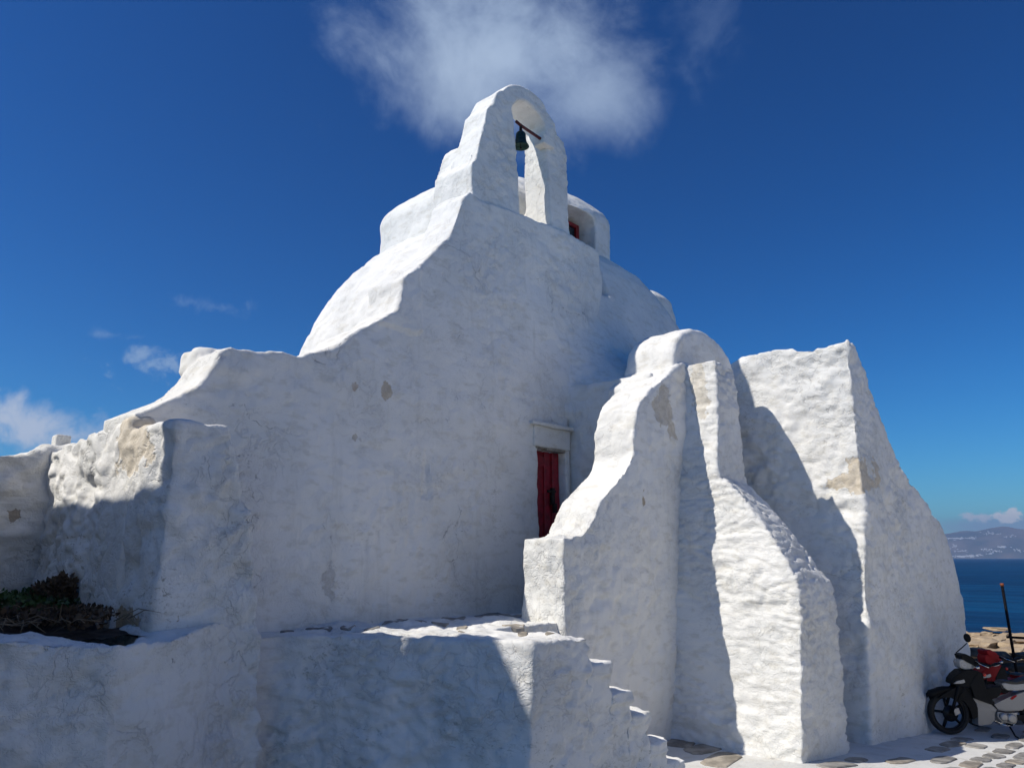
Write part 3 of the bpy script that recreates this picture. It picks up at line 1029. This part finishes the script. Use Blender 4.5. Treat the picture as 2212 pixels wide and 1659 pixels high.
M_LEAF = simple("dark_green_leaf", (0.055, 0.12, 0.025), 0.6, var=0.5, scale=3)
M_DRY = simple("dry_brown_plant", (0.13, 0.085, 0.05), 0.9, var=0.5, scale=3)
spots = []
rg = random.Random(3)
for _ in range(46):
    x = rg.uniform(0.6, 2.4)
    spots.append((x, 7.95 - rg.uniform(0, .35), 1.98 + rg.uniform(-.03, .03), .13, .10, .045))
spots += [(2.36, 7.35 + .35 * t, 2.02, .09, .09, .06) for t in (0, .4, .8, 1.1)]
spots += [(rg.uniform(1.0, 2.36), rg.uniform(6.6, 7.7), 1.97, .16, .16, .05) for _ in range(40)]
f1 = foliage("low_green_plants", M_LEAF, spots, 9000, .040, 5)
tag(f1, kind='stuff')
spots2 = [(2.34, 7.0 + .55 * t, 2.08 - .08 * t, .09, .14, .12) for t in (0, .0, .15, .3, .6, .9, 1.15)] * 3
spots2 += [(rg.uniform(0.9, 2.35), rg.uniform(5.7, 7.6), 1.93, .18, .18, .05) for _ in range(70)]
f2 = foliage("dry_ground_cover", M_DRY, spots2, 7000, .045, 6)
tag(f2, kind='stuff')
M_TWIG = simple("pale_twig", (0.22, 0.17, 0.11), 0.85, var=0.3)
bm = bmesh.new()
for _ in range(70):
    x, yv = rg.uniform(1.4, 2.35), rg.uniform(5.4, 6.6)
    p = Vector((x, yv, 1.93))
    d = Vector((rg.gauss(0, 1), rg.gauss(0, 1), rg.uniform(.1, .7))).normalized()
    L_ = rg.uniform(.08, .28)
    tube(bm, [p, p + d * L_ * .5, p + d * L_ + Vector((0, 0, -L_ * .35))], .004, 4, .0015)
tw = finish(bm, "dry_twigs", M_TWIG)
tag(tw, kind='stuff')

# ---------------------------------------------------------------- neighbour house (outside the frame at the left; it throws the shade there)
nb = empty("unseen_house", (0, 0, 0))
tag(nb, "whitewashed cubic neighbour house across the lane, out of frame to the left", "house")
bm = bmesh.new()
box(bm, -7.0, -1.05, 3.4, 14.5, 0.2, 7.13)
prism_x(bm, [(6.0, 6.6), (6.1, 7.0), (6.50, 7.74), (6.62, 8.02), (6.86, 8.42), (7.1, 8.72), (7.53, 8.76), (7.57, 6.6)], -1.9, -1.06)  # unseen roof rise, outline shaped so its shadow edge crosses the terrace front
masonry(bm, "wall", M_ROOF, nb, voxel=0.09, smooth=1, amp=(0.03, 0.0, 0.0), seed=3)
bm = bmesh.new(); box(bm, -1.16, -1.0, 5.4, 6.2, 0.4, 2.4)
finish(bm, "door", simple("blue_door_paint", (.03, .10, .30), .5), nb, smooth=False)
for yy in (8.2, 11.5):
    bm = bmesh.new(); box(bm, -1.14, -1.0, yy, yy + .8, 4.2, 5.4)
    finish(bm, "window", M_GLASS, nb, smooth=False)

bounce_house = empty("unseen_house", (0, 0, 0))  # added out of view: its sunlit wall brightens the shaded church front
tag(bounce_house, "unseen long white house added behind the photographer to bounce sunlight onto the church", "house")
bm = bmesh.new()
box(bm, -6.0, 19.0, -13.5, -7.5, 0.2, 7.0)
masonry(bm, "wall", M_ROOF, bounce_house, voxel=0.12, smooth=1, amp=(0.03, 0.0, 0.0), seed=13)
for k_ in range(6):
    for zz_ in (0.9, 4.2):
        bm = bmesh.new(); box(bm, -3.5 + 4 * k_, -2.6 + 4 * k_, -7.6, -7.42, zz_, zz_ + 1.3)
        finish(bm, "window", M_GLASS, bounce_house, smooth=False)

# ---------------------------------------------------------------- sea, hills, haze
def sea_mat():
    m, nt, bs = nt_new("sea_water")
    L = nt.links.new
    geo = nt.nodes.new('ShaderNodeNewGeometry')
    pos = geo.outputs['Position']
    n0 = noise(nt, vscale(nt, pos, (.011, .03, 1)), 1.0, 4, 0.6)
    c = mixc(nt, maprange(nt, n0, .35, .7), (0.001, 0.030, 0.092), (0.001, 0.019, 0.062))
    n9 = noise(nt, vscale(nt, pos, (.10, .022, 1)), 1.0, 7, 0.75, .4)
    c = mixc(nt, maprange(nt, n9, .48, .60), c, (0.002, 0.054, 0.14))
    c = mixc(nt, maprange(nt, n9, .47, .36), c, (0.001, 0.012, 0.045))
    L(c, bs.inputs['Base Color'])
    bs.inputs['Roughness'].default_value = 0.45
    bs.inputs['IOR'].default_value = 1.33
    bs.inputs['Specular IOR Level'].default_value = 0.2
    h = math_n(nt, 'MULTIPLY', noise(nt, vscale(nt, pos, (.8, .35, 1)), 1.0, 7, 0.65, .3), 0.9)
    h = math_n(nt, 'ADD', h, math_n(nt, 'MULTIPLY', noise(nt, vscale(nt, pos, (.11, .05, 1)), 1.0, 5, 0.6), 3.0))
    bp = nt.nodes.new('ShaderNodeBump')
    bp.inputs['Strength'].default_value = 0.55
    bp.inputs['Distance'].default_value = 1.0
    L(h, bp.inputs['Height'])
    L(bp.outputs[0], bs.inputs['Normal'])
    return m


bm = bmesh.new()
S = 9500
nr, na = 40, 96
center = bm.verts.new((0, 0, -3.2))
prev = None
for i in range(nr):
    r = 6 * (S / 6) ** (i / (nr - 1))
    ring = [bm.verts.new((r * math.cos(2 * math.pi * k / na), r * math.sin(2 * math.pi * k / na), -3.2)) for k in range(na)]
    if prev is None:
        for k in range(na):
            bm.faces.new((center, ring[k], ring[(k + 1) % na]))
    else:
        for k in range(na):
            bm.faces.new((prev[k], ring[k], ring[(k + 1) % na], prev[(k + 1) % na]))
    prev = ring
sea = finish(bm, "sea_water", sea_mat())
tag(sea, kind='structure')

# island across the strait
DH = 8000.0


def dir_at(x):
    a, b, c = cam_ray(x, 1205)
    l = math.hypot(a, b)
    return a / l, b / l


M_HILL, nt, bs = nt_new("island_scrub")
geo = nt.nodes.new('ShaderNodeNewGeometry')
f = noise(nt, geo.outputs['Position'], 0.0016, 8, 0.65)
c = mixc(nt, maprange(nt, f, .38, .62), (0.21, 0.165, 0.125), (0.09, 0.09, 0.065))
nt.links.new(c, bs.inputs['Base Color'])
bs.inputs['Roughness'].default_value = 1.0
bs.inputs['Specular IOR Level'].default_value = 0.0


def ridge(px):
    pts = [(1500, 1185), (1750, 1168), (1950, 1158), (2057, 1152), (2088, 1146), (2117, 1147.5), (2150, 1140), (2178, 1136), (2212, 1143), (2350, 1150), (2600, 1168), (3200, 1190)]
    xs_ = [p[0] for p in pts]
    return float(np.interp(px, xs_, [p[1] for p in pts]))


bm = bmesh.new()
cols, rws = 150, 16
hv = []
hp = []
for i in range(cols):
    px = 1500 + (3200 - 1500) * i / (cols - 1)
    a, b = dir_at(px)
    ra, rb, rc = cam_ray(px, ridge(px))
    slope = rc / math.hypot(ra, rb)
    for j in range(rws):
        t = j / (rws - 1)
        dist = DH + (900 * t)
        H_ = (EYE + slope * (DH + 900) + 3.2) * (math.sin(t * math.pi / 2) ** 0.9)
        hp.append((a * dist, b * dist, -3.4 + H_))
hp = np.array(hp)
jit = fbm(hp / 420.0, 4) * 26
tt = np.tile(np.linspace(0, 1, rws), cols)
hp[:, 2] += jit * np.sin(tt * math.pi) + fbm(hp / 150.0 + 9, 2) * 3 * tt
hvv = [bm.verts.new(tuple(p)) for p in hp]
for i in range(cols - 1):
    for j in range(rws - 1):
        bm.faces.new((hvv[i * rws + j], hvv[(i + 1) * rws + j], hvv[(i + 1) * rws + j + 1], hvv[i * rws + j + 1]))
hill = finish(bm, "hills", M_HILL)
tag(hill, kind='structure')

# villages: clusters of small white houses on the island
M_VILL = simple("village_white", (.80, .79, .76), .9, var=.1, scale=.01)
bm = bmesh.new()
rv = random.Random(11)
from mathutils.bvhtree import BVHTree
tree = BVHTree.FromPolygons([tuple(p) for p in hp], [(i * rws + j, (i + 1) * rws + j, (i + 1) * rws + j + 1, i * rws + j + 1) for i in range(cols - 1) for j in range(rws - 1)])
clus = [(2070, 1163, 26, 2.0, 60), (2100, 1162, 10, 2, 14), (2078, 1202, 16, 1.6, 60), (2098, 1201, 10, 2.2, 40), (2115, 1199, 8, 1.5, 16), (2128, 1187, 12, 2, 16), (2150, 1190, 14, 3, 18),
        (2165, 1181, 12, 2, 30), (2062, 1180, 10, 7, 14), (2150, 1152, 30, 3, 18), (2080, 1190, 18, 2, 14), (2200, 1188, 14, 4, 12), (2140, 1196, 8, 1, 12), (2180, 1158, 20, 4, 8), (2330, 1190, 60, 6, 40)]
for (cx, cy, sx, sy, n) in clus:
    for _ in range(n):
        x, yv = rv.gauss(cx, sx * .5), rv.gauss(cy, sy * .5)
        a, b, c = cam_ray(x, min(yv, 1203.5))
        hit = tree.ray_cast(Vector((0, 0, EYE)), Vector((a, b, c)).normalized())
        if hit[0] is None:
            continue
        p = hit[0]
        s = rv.uniform(3.5, 8.5)
        an = rv.uniform(0, 3)
        ring = [(p.x + s * math.cos(an + k * math.pi / 2), p.y + s * math.sin(an + k * math.pi / 2)) for k in range(4)]
        prism_z(bm, ring, p.z - 8, p.z + rv.uniform(3, 6))
vil = finish(bm, "distant_village_houses", M_VILL, smooth=False)
tag(vil, "white village houses scattered over the hazy island across the sea", kind='stuff')

# haze
bm = bmesh.new()
box(bm, -60, 9300, -7800, 9300, -4.6, 390)
hz = finish(bm, "haze", None, smooth=False)
mh = D.materials.new("haze_air")
mh.use_nodes = True
nt = mh.node_tree
for n in list(nt.nodes):
    if n.type != 'OUTPUT_MATERIAL':
        nt.nodes.remove(n)
pv = nt.nodes.new('ShaderNodeVolumePrincipled')
pv.inputs['Color'].default_value = (0.42, 0.64, 1.0, 1)
pv.inputs['Density'].default_value = 1.4e-4
pv.inputs['Anisotropy'].default_value = 0.2
nt.links.new(pv.outputs[0], [n for n in nt.nodes if n.type == 'OUTPUT_MATERIAL'][0].inputs['Volume'])
hz.data.materials.append(mh)
tag(hz, kind='stuff')

# ---------------------------------------------------------------- sea wall, rocks, pole
M_ROCK, nt, bs = nt_new("layered_coast_rock")
geo = nt.nodes.new('ShaderNodeNewGeometry')
pos = geo.outputs['Position']
f1_ = noise(nt, vscale(nt, pos, (1.5, 1.5, 9)), 1.4, 6, .6, .4)
f2_ = noise(nt, pos, 12, 6, .7)
c = mixc(nt, maprange(nt, f1_, .35, .65), (.46, .35, .22), (.30, .22, .14))
c = mixc(nt, maprange(nt, f2_, .5, .75), c, (.52, .43, .31))
nt.links.new(c, bs.inputs['Base Color'])
bs.inputs['Roughness'].default_value = .95
bp = nt.nodes.new('ShaderNodeBump'); bp.inputs['Distance'].default_value = .06
nt.links.new(f1_, bp.inputs['Height']); nt.links.new(bp.outputs[0], bs.inputs['Normal'])


def rock(name, c, r, seed, parent=None, mat=None, flat=1.0):
    rg_ = np.random.default_rng(seed)
    bm = bmesh.new()
    bmesh.ops.create_icosphere(bm, subdivisions=3, radius=1)
    P_ = np.array([v.co[:] for v in bm.verts])
    # cut by random planes for a blocky look
    for q_ in range(11):
        n_ = rg_.normal(size=3); n_ /= np.linalg.norm(n_)
        d_ = rg_.uniform(.45, .75)
        if q_ < 2:
            n_ = np.array([rg_.normal() * .12, rg_.normal() * .12, 1.0 if q_ else -1.0]); n_ /= np.linalg.norm(n_); d_ = .42
        over = P_ @ n_ - d_
        P_ = P_ - np.outer(np.clip(over, 0, None), n_)
    P_ += P_ * (fbm(P_ * 2.2 + seed, 3) * .13)[:, None]
    for v, p_ in zip(bm.verts, P_):
        v.co = (c[0] + p_[0] * r[0], c[1] + p_[1] * r[1], c[2] + p_[2] * r[2])
    return finish(bm, name, mat or M_ROCK, parent, smooth=False)


rr_ = random.Random(5)
outcrop = empty("rock_outcrop", (0, 0, 0))
tag(outcrop, "sunlit buff layered rocks above the sea behind the dark stone wall", "rocks")
for k in range(64):
    row = k % 4
    x = 2078 + (k // 4) * 19 + rr_.uniform(-6, 6)
    y = (1399, 1386, 1375, 1365)[row] + rr_.uniform(-3, 3) + (0 if 2130 < x < 2190 else 4)
    u = (18.9, 19.6, 20.4, 21.2)[row] + rr_.uniform(-.2, .2)
    p = on_u(x, y, u)
    rock("rock", (p[0], p[1], p[2] - .06), (.45, rr_.uniform(.17, .38), rr_.uniform(.09, .17)), 100 + k, outcrop)
p = on_u(2152, 1358, 21.5)
rock("rock", p, (.4, .30, .07), 991, outcrop)
# bedrock shelf under the rocks
bm = bmesh.new()
prism_y(bm, [(18.3, -3.4), (18.3, -0.1), (19.0, .05), (21.2, .28), (22.5, 0.0), (23.5, -1.0), (24.5, -3.4)], -9.0, 9.5)
sh = masonry(bm, "rock_shelf", M_ROCK, None, voxel=0.16, smooth=2, amp=(0.06, .05, 0), seed=7)
tag(sh, kind='structure')

M_SW = simple("dark_wall_stone", (0.115, 0.105, 0.085), .95, var=.5, scale=7, bump=.02)
swall = empty("dry_stone_wall", (0, 0, 0))
tag(swall, "low rough stone wall in shade behind the motorcycles", "wall")
k = 0
for row in range(5):
    yv = -6.5 + (row % 2) * .2
    while yv < 4.6:
        ln = rr_.uniform(.32, .6)
        hh = .19
        o = rock("stone", (16.15 + rr_.uniform(-.04, .04), yv + ln / 2, -.02 + row * .18 + rr_.uniform(-.015, .015)), (.26, ln * .62, hh * .70), 300 + k, swall, M_SW)
        k += 1
        yv += ln
pole = empty("metal_pole", (0, 0, 0))
tag(pole, "thin dark leaning metal pole with a rail, standing behind the motorcycles", "pole")
M_POLE = simple("dark_painted_steel", (0.008, 0.007, 0.009), .7, .0, spec=.1, var=.4)
M_RUST = simple("rust_tip", (0.30, 0.08, 0.03), .8, var=.3)
pa = Vector(on_u(2204, 1500, 15.6)); pt = Vector(on_u(2165, 1266, 15.6)); pm = Vector(on_u(2183, 1376, 15.6))
bm = bmesh.new(); tube(bm, [pa + (pa - pt) * .02, pt], .023)
finish(bm, "post", M_POLE, pole)
bm = bmesh.new(); tube(bm, [pt, pt + (pt - pa).normalized() * .05], .029)
finish(bm, "tip", M_RUST, pole)
bm = bmesh.new(); tube(bm, [pm + Vector((0, .06, 0)), pm + Vector((.15, -3.5, .0))], .02)
finish(bm, "rail", M_POLE, pole)

# ---------------------------------------------------------------- motorcycles
M_TYRE = simple("tyre_rubber", (0.012, 0.012, 0.013), .75, var=.2, scale=40)
M_BLK = simple("black_plastic", (0.006, 0.007, 0.009), .55, var=.2, scale=25, spec=.16)
M_RIM = simple("black_alloy", (0.014, 0.014, 0.016), .35, .6, var=.2)
M_SIL = simple("silver_paint", (0.25, 0.25, 0.255), .33, .35, var=.04, scale=3, coat=.4)
M_WHP = simple("light_grey_panel", (0.33, 0.33, 0.33), .25, .2, var=.08, scale=8, coat=.6)
M_ALU = simple("cast_aluminium", (0.42, 0.41, 0.40), .4, .45, var=.12, scale=12)
M_SEAT = simple("seat_vinyl", (0.018, 0.018, 0.02), .5, var=.2, scale=60, bump=.002)
M_REDP = simple("red_fairing_paint", (0.34, 0.006, 0.010), .5, .0, var=.1, scale=8, coat=0, spec=.2)
M_REDL = simple("red_reflector", (0.75, 0.05, 0.02), .2, var=.05)
M_MIR = simple("mirror_glass", (0.6, 0.65, 0.7), .05, .95, var=.02)
M_CHR = simple("chrome", (0.6, 0.6, 0.6), .12, .95, var=.05)


def BK(X, Y):
    """zoomed side view of the motorcycle -> metres behind the front axle, metres above the ground"""
    return ((X - 425) + .125 * (1240 - Y)) / 950.0, (1482 - Y) / 950.0


def panel(name, pts, half, mat, parent, y0=0.0, bev=0.012, conv=True, taper=None, both=False):
    """side-view outline with thickness and rounded arrises; thickness may differ per vertex through taper(x, z)"""
    P_ = [BK(*p) for p in pts] if conv else pts
    half = half * .78 if half > .02 else half
    bev = bev * .6
    bm = bmesh.new()
    a = [(x, y0 - half * (taper(x, z) if taper else 1), z) for x, z in P_]
    b = [(x, y0 + half * (taper(x, z) if taper else 1), z) for x, z in P_]
    prism(bm, a, b)
    if bev:
        bmesh.ops.bevel(bm, geom=bm.edges[:], offset=bev, segments=2, profile=.6, affect='EDGES', clamp_overlap=True)
    bmesh.ops.triangulate(bm, faces=[f for f in bm.faces if len(f.verts) > 4])
    return finish(bm, name, mat, parent, smooth=False)


def wheel(parent, name, cx, cz, Rr, spokes, disc=True):
    bm = bmesh.new()
    seg = 48
    w = .042
    prof = [(Rr * .80, -w), (Rr * .93, -w * 1.05), (Rr * .985, -w * .6), (Rr, 0), (Rr * .985, w * .6), (Rr * .93, w * 1.05), (Rr * .80, w), (Rr * .78, 0)]
    rings = []
    for k in range(seg):
        a = 2 * math.pi * k / seg
        rings.append([bm.verts.new((cx + r * math.cos(a), y, cz + r * math.sin(a))) for r, y in prof])
    for k in range(seg):
        A, B = rings[k], rings[(k + 1) % seg]
        for i in range(len(prof)):
            j = (i + 1) % len(prof)
            bm.faces.new((A[i], A[j], B[j], B[i]))
    wh = finish(bm, name, M_TYRE, parent)
    bm = bmesh.new()
    prof = [(Rr * .72, -w * .7), (Rr * .80, -w * .8), (Rr * .80, w * .8), (Rr * .72, w * .7)]
    rings = []
    for k in range(seg):
        a = 2 * math.pi * k / seg
        rings.append([bm.verts.new((cx + r * math.cos(a), y, cz + r * math.sin(a))) for r, y in prof])
    for k in range(seg):
        A, B = rings[k], rings[(k + 1) % seg]
        for i in range(4):
            bm.faces.new((A[i], A[(i + 1) % 4], B[(i + 1) % 4], B[i]))
    for k in range(spokes):
        a = 2 * math.pi * k / spokes + .5
        d = Vector((math.cos(a), 0, math.sin(a))); n_ = Vector((-math.sin(a), 0, math.cos(a)))
        c = Vector((cx, 0, cz))
        q = [c + d * Rr * .12 + n_ * .020, c + d * Rr * .75 + n_ * .013, c + d * Rr * .75 - n_ * .013, c + d * Rr * .12 - n_ * .020]
        prism(bm, [tuple(p_ + Vector((0, -.016, 0))) for p_ in q], [tuple(p_ + Vector((0, .016, 0))) for p_ in q])
    rg0 = [[(cx + r * math.cos(2 * math.pi * k / 20), y, cz + r * math.sin(2 * math.pi * k / 20)) for k in range(20)] for r, y in ((.03, -.06), (.045, -.055), (.045, .055), (.03, .06))]
    loft(bm, rg0)
    finish(bm, "rim", M_RIM, wh)
    if disc:
        bm = bmesh.new()
        rg0 = [[(cx + .105 * math.cos(2 * math.pi * k / 28), y, cz + .105 * math.sin(2 * math.pi * k / 28)) for k in range(28)] for y in (-.060, -.056)]
        loft(bm, rg0)
        finish(bm, "brake_disc", M_RIM, wh)
    return wh


def tpart(name, pts, r, mat, parent, r1=None, seg=8):
    bm = bmesh.new()
    tube(bm, pts, r, seg, r1)
    return finish(bm, name, mat, parent)


def bk3(X, Y, y): a, b = BK(X, Y); return (a, y, b)


def ell(name, c, r, mat, parent, rot=None, flat=False):
    bm = bmesh.new()
    bmesh.ops.create_uvsphere(bm, u_segments=20, v_segments=12, radius=1)
    for v in bm.verts:
        p_ = Vector((v.co.x * r[0], v.co.y * r[1], v.co.z * r[2]))
        if rot:
            p_ = rot @ p_
        v.co = p_ + Vector(c)
    return finish(bm, name, mat, parent)


def motorcycle(name, main, cover, stripe, loc, rz, lean):
    """step-through motorcycle; local X runs from the front axle to the rear, local -Y is the side towards the viewer"""
    m = empty(name, loc, rz)
    m.rotation_euler = (lean, 0, rz)
    wheel(m, "front_wheel", 0, .275, .275, 5)
    wheel(m, "rear_wheel", 1.24, .275, .275, 5)
    # fork
    for s in (-1, 1):
        tpart("fork_leg", [(0.0, s * .085, .275), (.10, s * .085, .52), (.20, s * .075, .80)], .022, M_BLK, m, .02)
    # mudguard
    arc = []
    for k in range(13):
        a = R(152 - k * 11)
        arc.append((a,))
    bm = bmesh.new()
    rings = []
    for k in range(12):
        a = R(138 - k * 11.0)
        r0_, w_ = .315 + (.02 if k < 2 else 0), .07 - (.03 if k == 0 else 0)
        cxx, czz = r0_ * math.cos(a), .275 + r0_ * math.sin(a)
        nx, nz_ = math.cos(a), math.sin(a)
        rings.append([(cxx, -w_, czz - .055), (cxx + nx * .018, -w_ * .7, czz + nz_ * .018), (cxx + nx * .026, 0, czz + nz_ * .026), (cxx + nx * .018, w_ * .7, czz + nz_ * .018), (cxx, w_, czz - .055), (cxx, 0, czz - .005)])
    loft(bm, rings)
    finish(bm, "front_mudguard", M_BLK, m)
    panel("inner_fender", [(470, 905), (560, 880), (660, 900), (700, 1030), (770, 1165), (760, 1260), (700, 1290), (660, 1150), (590, 1060), (500, 1010), (330, 1035), (250, 1040), (300, 1000)], .10, M_BLK, m)
    # front cowl
    panel("front_cowl", [(418, 855), (430, 800), (480, 755), (560, 695), (720, 688), (770, 705), (745, 800), (700, 900), (600, 905), (500, 888)], .13, cover, m, bev=.03,
          taper=lambda x, z: .45 + min(.75, max(0, (x + .05) * 3)))
    for s in (-1, 1):
        panel("headlamp_panel", [(442, 856), (480, 822), (650, 785), (655, 795), (600, 835), (550, 852)], .012, M_WHP, m, y0=s * .098, bev=.005)
    # handlebar cover
    panel("handlebar_front_cover", [(535, 560), (522, 600), (540, 665), (600, 690), (690, 685), (735, 665), (745, 640), (670, 600), (600, 560)], .10, M_WHP if main is M_SIL else main, m, bev=.025)
    panel("handlebar_top_cover", [(540, 505), (600, 490), (690, 530), (775, 600), (790, 650), (745, 662), (690, 615), (610, 575), (560, 560)], .115, cover, m, bev=.02)
    for s in (-1, 1):
        fx = .17 if s == 1 else .02
        tpart("handlebar_grip", [bk3(700, 590, s * .14), bk3(735, 600, s * .24), bk3(790, 612, s * .34)], .017, M_BLK, m)
        tpart("brake_lever", [bk3(690, 575, s * .17), bk3(700, 600, s * .26), bk3(770, 632, s * .33)], .006, M_CHR, m)
        if s == 1:
            q0, q1, q2, c_ = bk3(585, 500, .12), bk3(590, 440, .16), bk3(600, 385, .18), bk3(600, 318, .19)
            q1, q2, c_ = (q1[0] + .10, q1[1], q1[2]), (q2[0] + .17, q2[1], q2[2]), (c_[0] + .18, c_[1], c_[2])
        else:
            q0, q1, q2, c_ = bk3(720, 590, -.16), bk3(780, 620, -.20), bk3(850, 625, -.22), bk3(905, 600, -.24)
        if main is not M_SIL and s == 1:
            continue
        tpart("mirror_stalk", [q0, q1, q2], .007, M_BLK, m)
        rot = Matrix.Rotation(R(-12), 3, 'Y') @ Matrix.Rotation(R(60) * s, 3, 'Z')
        if s == -1:
            rot = Matrix.Rotation(R(75), 3, 'Y')
        ell("mirror_shell", c_, (.018, .045, .062), M_BLK, m, rot)
        c2 = Vector(c_) + rot @ Vector((.012, 0, 0))
        ell("mirror_face", tuple(c2), (.010, .036, .052), M_MIR, m, rot)
        sd = ell("turn_signal", bk3(735, 655, s * .13), (.03, .018, .02), M_CHR, m)
    # steering column and leg shield
    panel("leg_shield", [(640, 860), (740, 700), (800, 720), (830, 850), (860, 1000), (960, 1080), (930, 1110), (780, 1060), (700, 1030)], .16, M_BLK, m, bev=.02)
    panel("inner_shield", [(810, 930), (850, 1010), (930, 1045), (1010, 1030), (1062, 960), (1070, 890), (1000, 880), (900, 905)], .12, M_BLK if main is M_SIL else main, m, bev=.04)
    ell("ignition_reflector", bk3(828, 745, -.12), (.02, .02, .022), M_REDL, m)
    # underbone spine
    panel("frame_cover", [(695, 1030), (770, 1042), (930, 1105), (1005, 1170), (990, 1210), (900, 1160), (830, 1120), (745, 1100)], .105, main, m, bev=.015)
    panel("lower_leg_cover", [(745, 1090), (830, 1120), (900, 1150), (990, 1195), (985, 1290), (930, 1350), (800, 1372), (765, 1360), (765, 1230)], .10, main, m, bev=.02)
    panel("engine_case", [(1000, 1190), (1080, 1205), (1170, 1215), (1255, 1200), (1262, 1260), (1235, 1330), (1130, 1345), (1060, 1320), (1000, 1260)], .13, M_ALU, m, bev=.02)
    bm = bmesh.new()
    for (X, Y, r_) in ((1060, 1250, .05), (1160, 1265, .06)):
        cx_, cz_ = BK(X, Y)
        loft(bm, [[(cx_ + rr0 * math.cos(2 * math.pi * k / 18), y_, cz_ + rr0 * math.sin(2 * math.pi * k / 18)) for k in range(18)] for rr0, y_ in ((r_, -.12), (r_, -.145), (r_ * .6, -.155))])
    finish(bm, "engine_cover", M_ALU, m)
    panel("engine_cylinder", [(930, 1210), (1000, 1200), (1000, 1290), (940, 1300)], .06, M_BLK, m)
    # body
    panel("side_panel", [(960, 1105), (1060, 1060), (1165, 1030), (1250, 980), (1376, 945), (1500, 900), (1600, 850), (1640, 860), (1560, 960), (1450, 1080), (1376, 1140), (1320, 1180), (1120, 1197), (1020, 1180)], .115, main, m, bev=.025)
    for s in (-1, 1):
        panel("red_stripe", [(1165, 1040), (1200, 1005), (1245, 990), (1252, 1005), (1190, 1050)], .004, stripe, m, y0=s * .092, bev=0)
    panel("tail_panel", [(1055, 850), (1110, 845), (1250, 880), (1376, 850), (1520, 800), (1640, 780), (1660, 810), (1560, 880), (1376, 925), (1250, 942), (1130, 935), (1090, 900)], .12, M_WHP if main is M_SIL else main, m, bev=.025)
    panel("seat", [(1060, 848), (1100, 825), (1180, 822), (1260, 850), (1376, 800), (1500, 770), (1620, 765), (1625, 785), (1500, 815), (1376, 850), (1260, 880), (1120, 862)], .115, M_SEAT, m, bev=.02)
    panel("rear_mudguard", [(1560, 880), (1660, 820), (1700, 880), (1800, 1020), (1780, 1030), (1680, 950), (1580, 940)], .07, M_BLK, m, bev=.01)
    ell("tail_lamp", bk3(1690, 830, 0), (.03, .07, .035), M_REDL, m)
    tpart("exhaust", [bk3(1000, 1300, .10), bk3(1150, 1370, .12), bk3(1300, 1330, .15), bk3(1560, 1290, .16), bk3(1760, 1230, .17)], .022, M_CHR, m, .045)
    for s in (-1, 1):
        tpart("shock_absorber", [bk3(1560, 960, s * .11), (1.22, s * .10, .33)], .024, M_CHR, m)
        tpart("foot_peg", [bk3(1100, 1330, s * .12), bk3(1100, 1325, s * .24)], .013, M_BLK, m)
    panel("swing_arm", [(1180, 1255), (1560, 1290), (1620, 1290), (1620, 1320), (1560, 1330), (1180, 1290)], .09, M_BLK, m, bev=.01)
    panel("chain_case", [(1240, 1225), (1560, 1245), (1640, 1275), (1640, 1335), (1540, 1330), (1250, 1290)], .012, M_BLK, m, y0=-.10, bev=.004)
    tpart("side_stand", [bk3(1150, 1370, -.10), bk3(1180, 1470, -.17), (BK(1178, 1475)[0], -.235, .006)], .011, M_BLK, m)
    # brake hose, cables and a headlamp strip
    tpart("brake_hose", [bk3(700, 640, -.06), bk3(640, 760, -.11), bk3(560, 960, -.10), (.05, -.09, .40)], .006, M_BLK, m)
    tpart("throttle_cable", [bk3(735, 615, .10), bk3(640, 640, .03), bk3(690, 760, -.02)], .005, M_BLK, m)
    panel("brake_caliper", [(0.03, .33), (.10, .35), (.12, .28), (.05, .25)], .02, M_ALU, m, y0=-.07, bev=.004, conv=False)
    tpart("gear_pedal", [bk3(1010, 1335, -.13), bk3(1100, 1350, -.15), bk3(1190, 1330, -.15)], .008, M_CHR, m)
    return m


fw = Vector(on_z(2045, 1586, 0.0))
ks = Vector(on_z(2176, 1592, 0.0))
dvec = (ks - fw).normalized()
moto_rz = math.atan2(dvec.y, dvec.x) + R(12)
mc = motorcycle("motorcycle", M_SIL, M_BLK, M_REDP, (fw.x + dvec.x * .05, fw.y + dvec.y * .05, gz2(fw.x, fw.y) + .002), moto_rz, 0.0)
tag(mc, "parked black and silver step-through motorcycle in front, on its side stand", "motorcycle", "motorcycles parked beside the church")
off = Vector((math.cos(moto_rz + math.pi / 2), math.sin(moto_rz + math.pi / 2), 0))
al = Vector((math.cos(moto_rz), math.sin(moto_rz), 0))
l2 = fw + off * .62 + al * .78
m2 = motorcycle("motorcycle", M_REDP, M_REDP, M_WHP, (l2.x, l2.y, gz2(l2.x, l2.y) + .002), moto_rz + R(14), 0.0)
tag(m2, "parked red motorcycle half hidden behind the black and silver one", "motorcycle", "motorcycles parked beside the church")
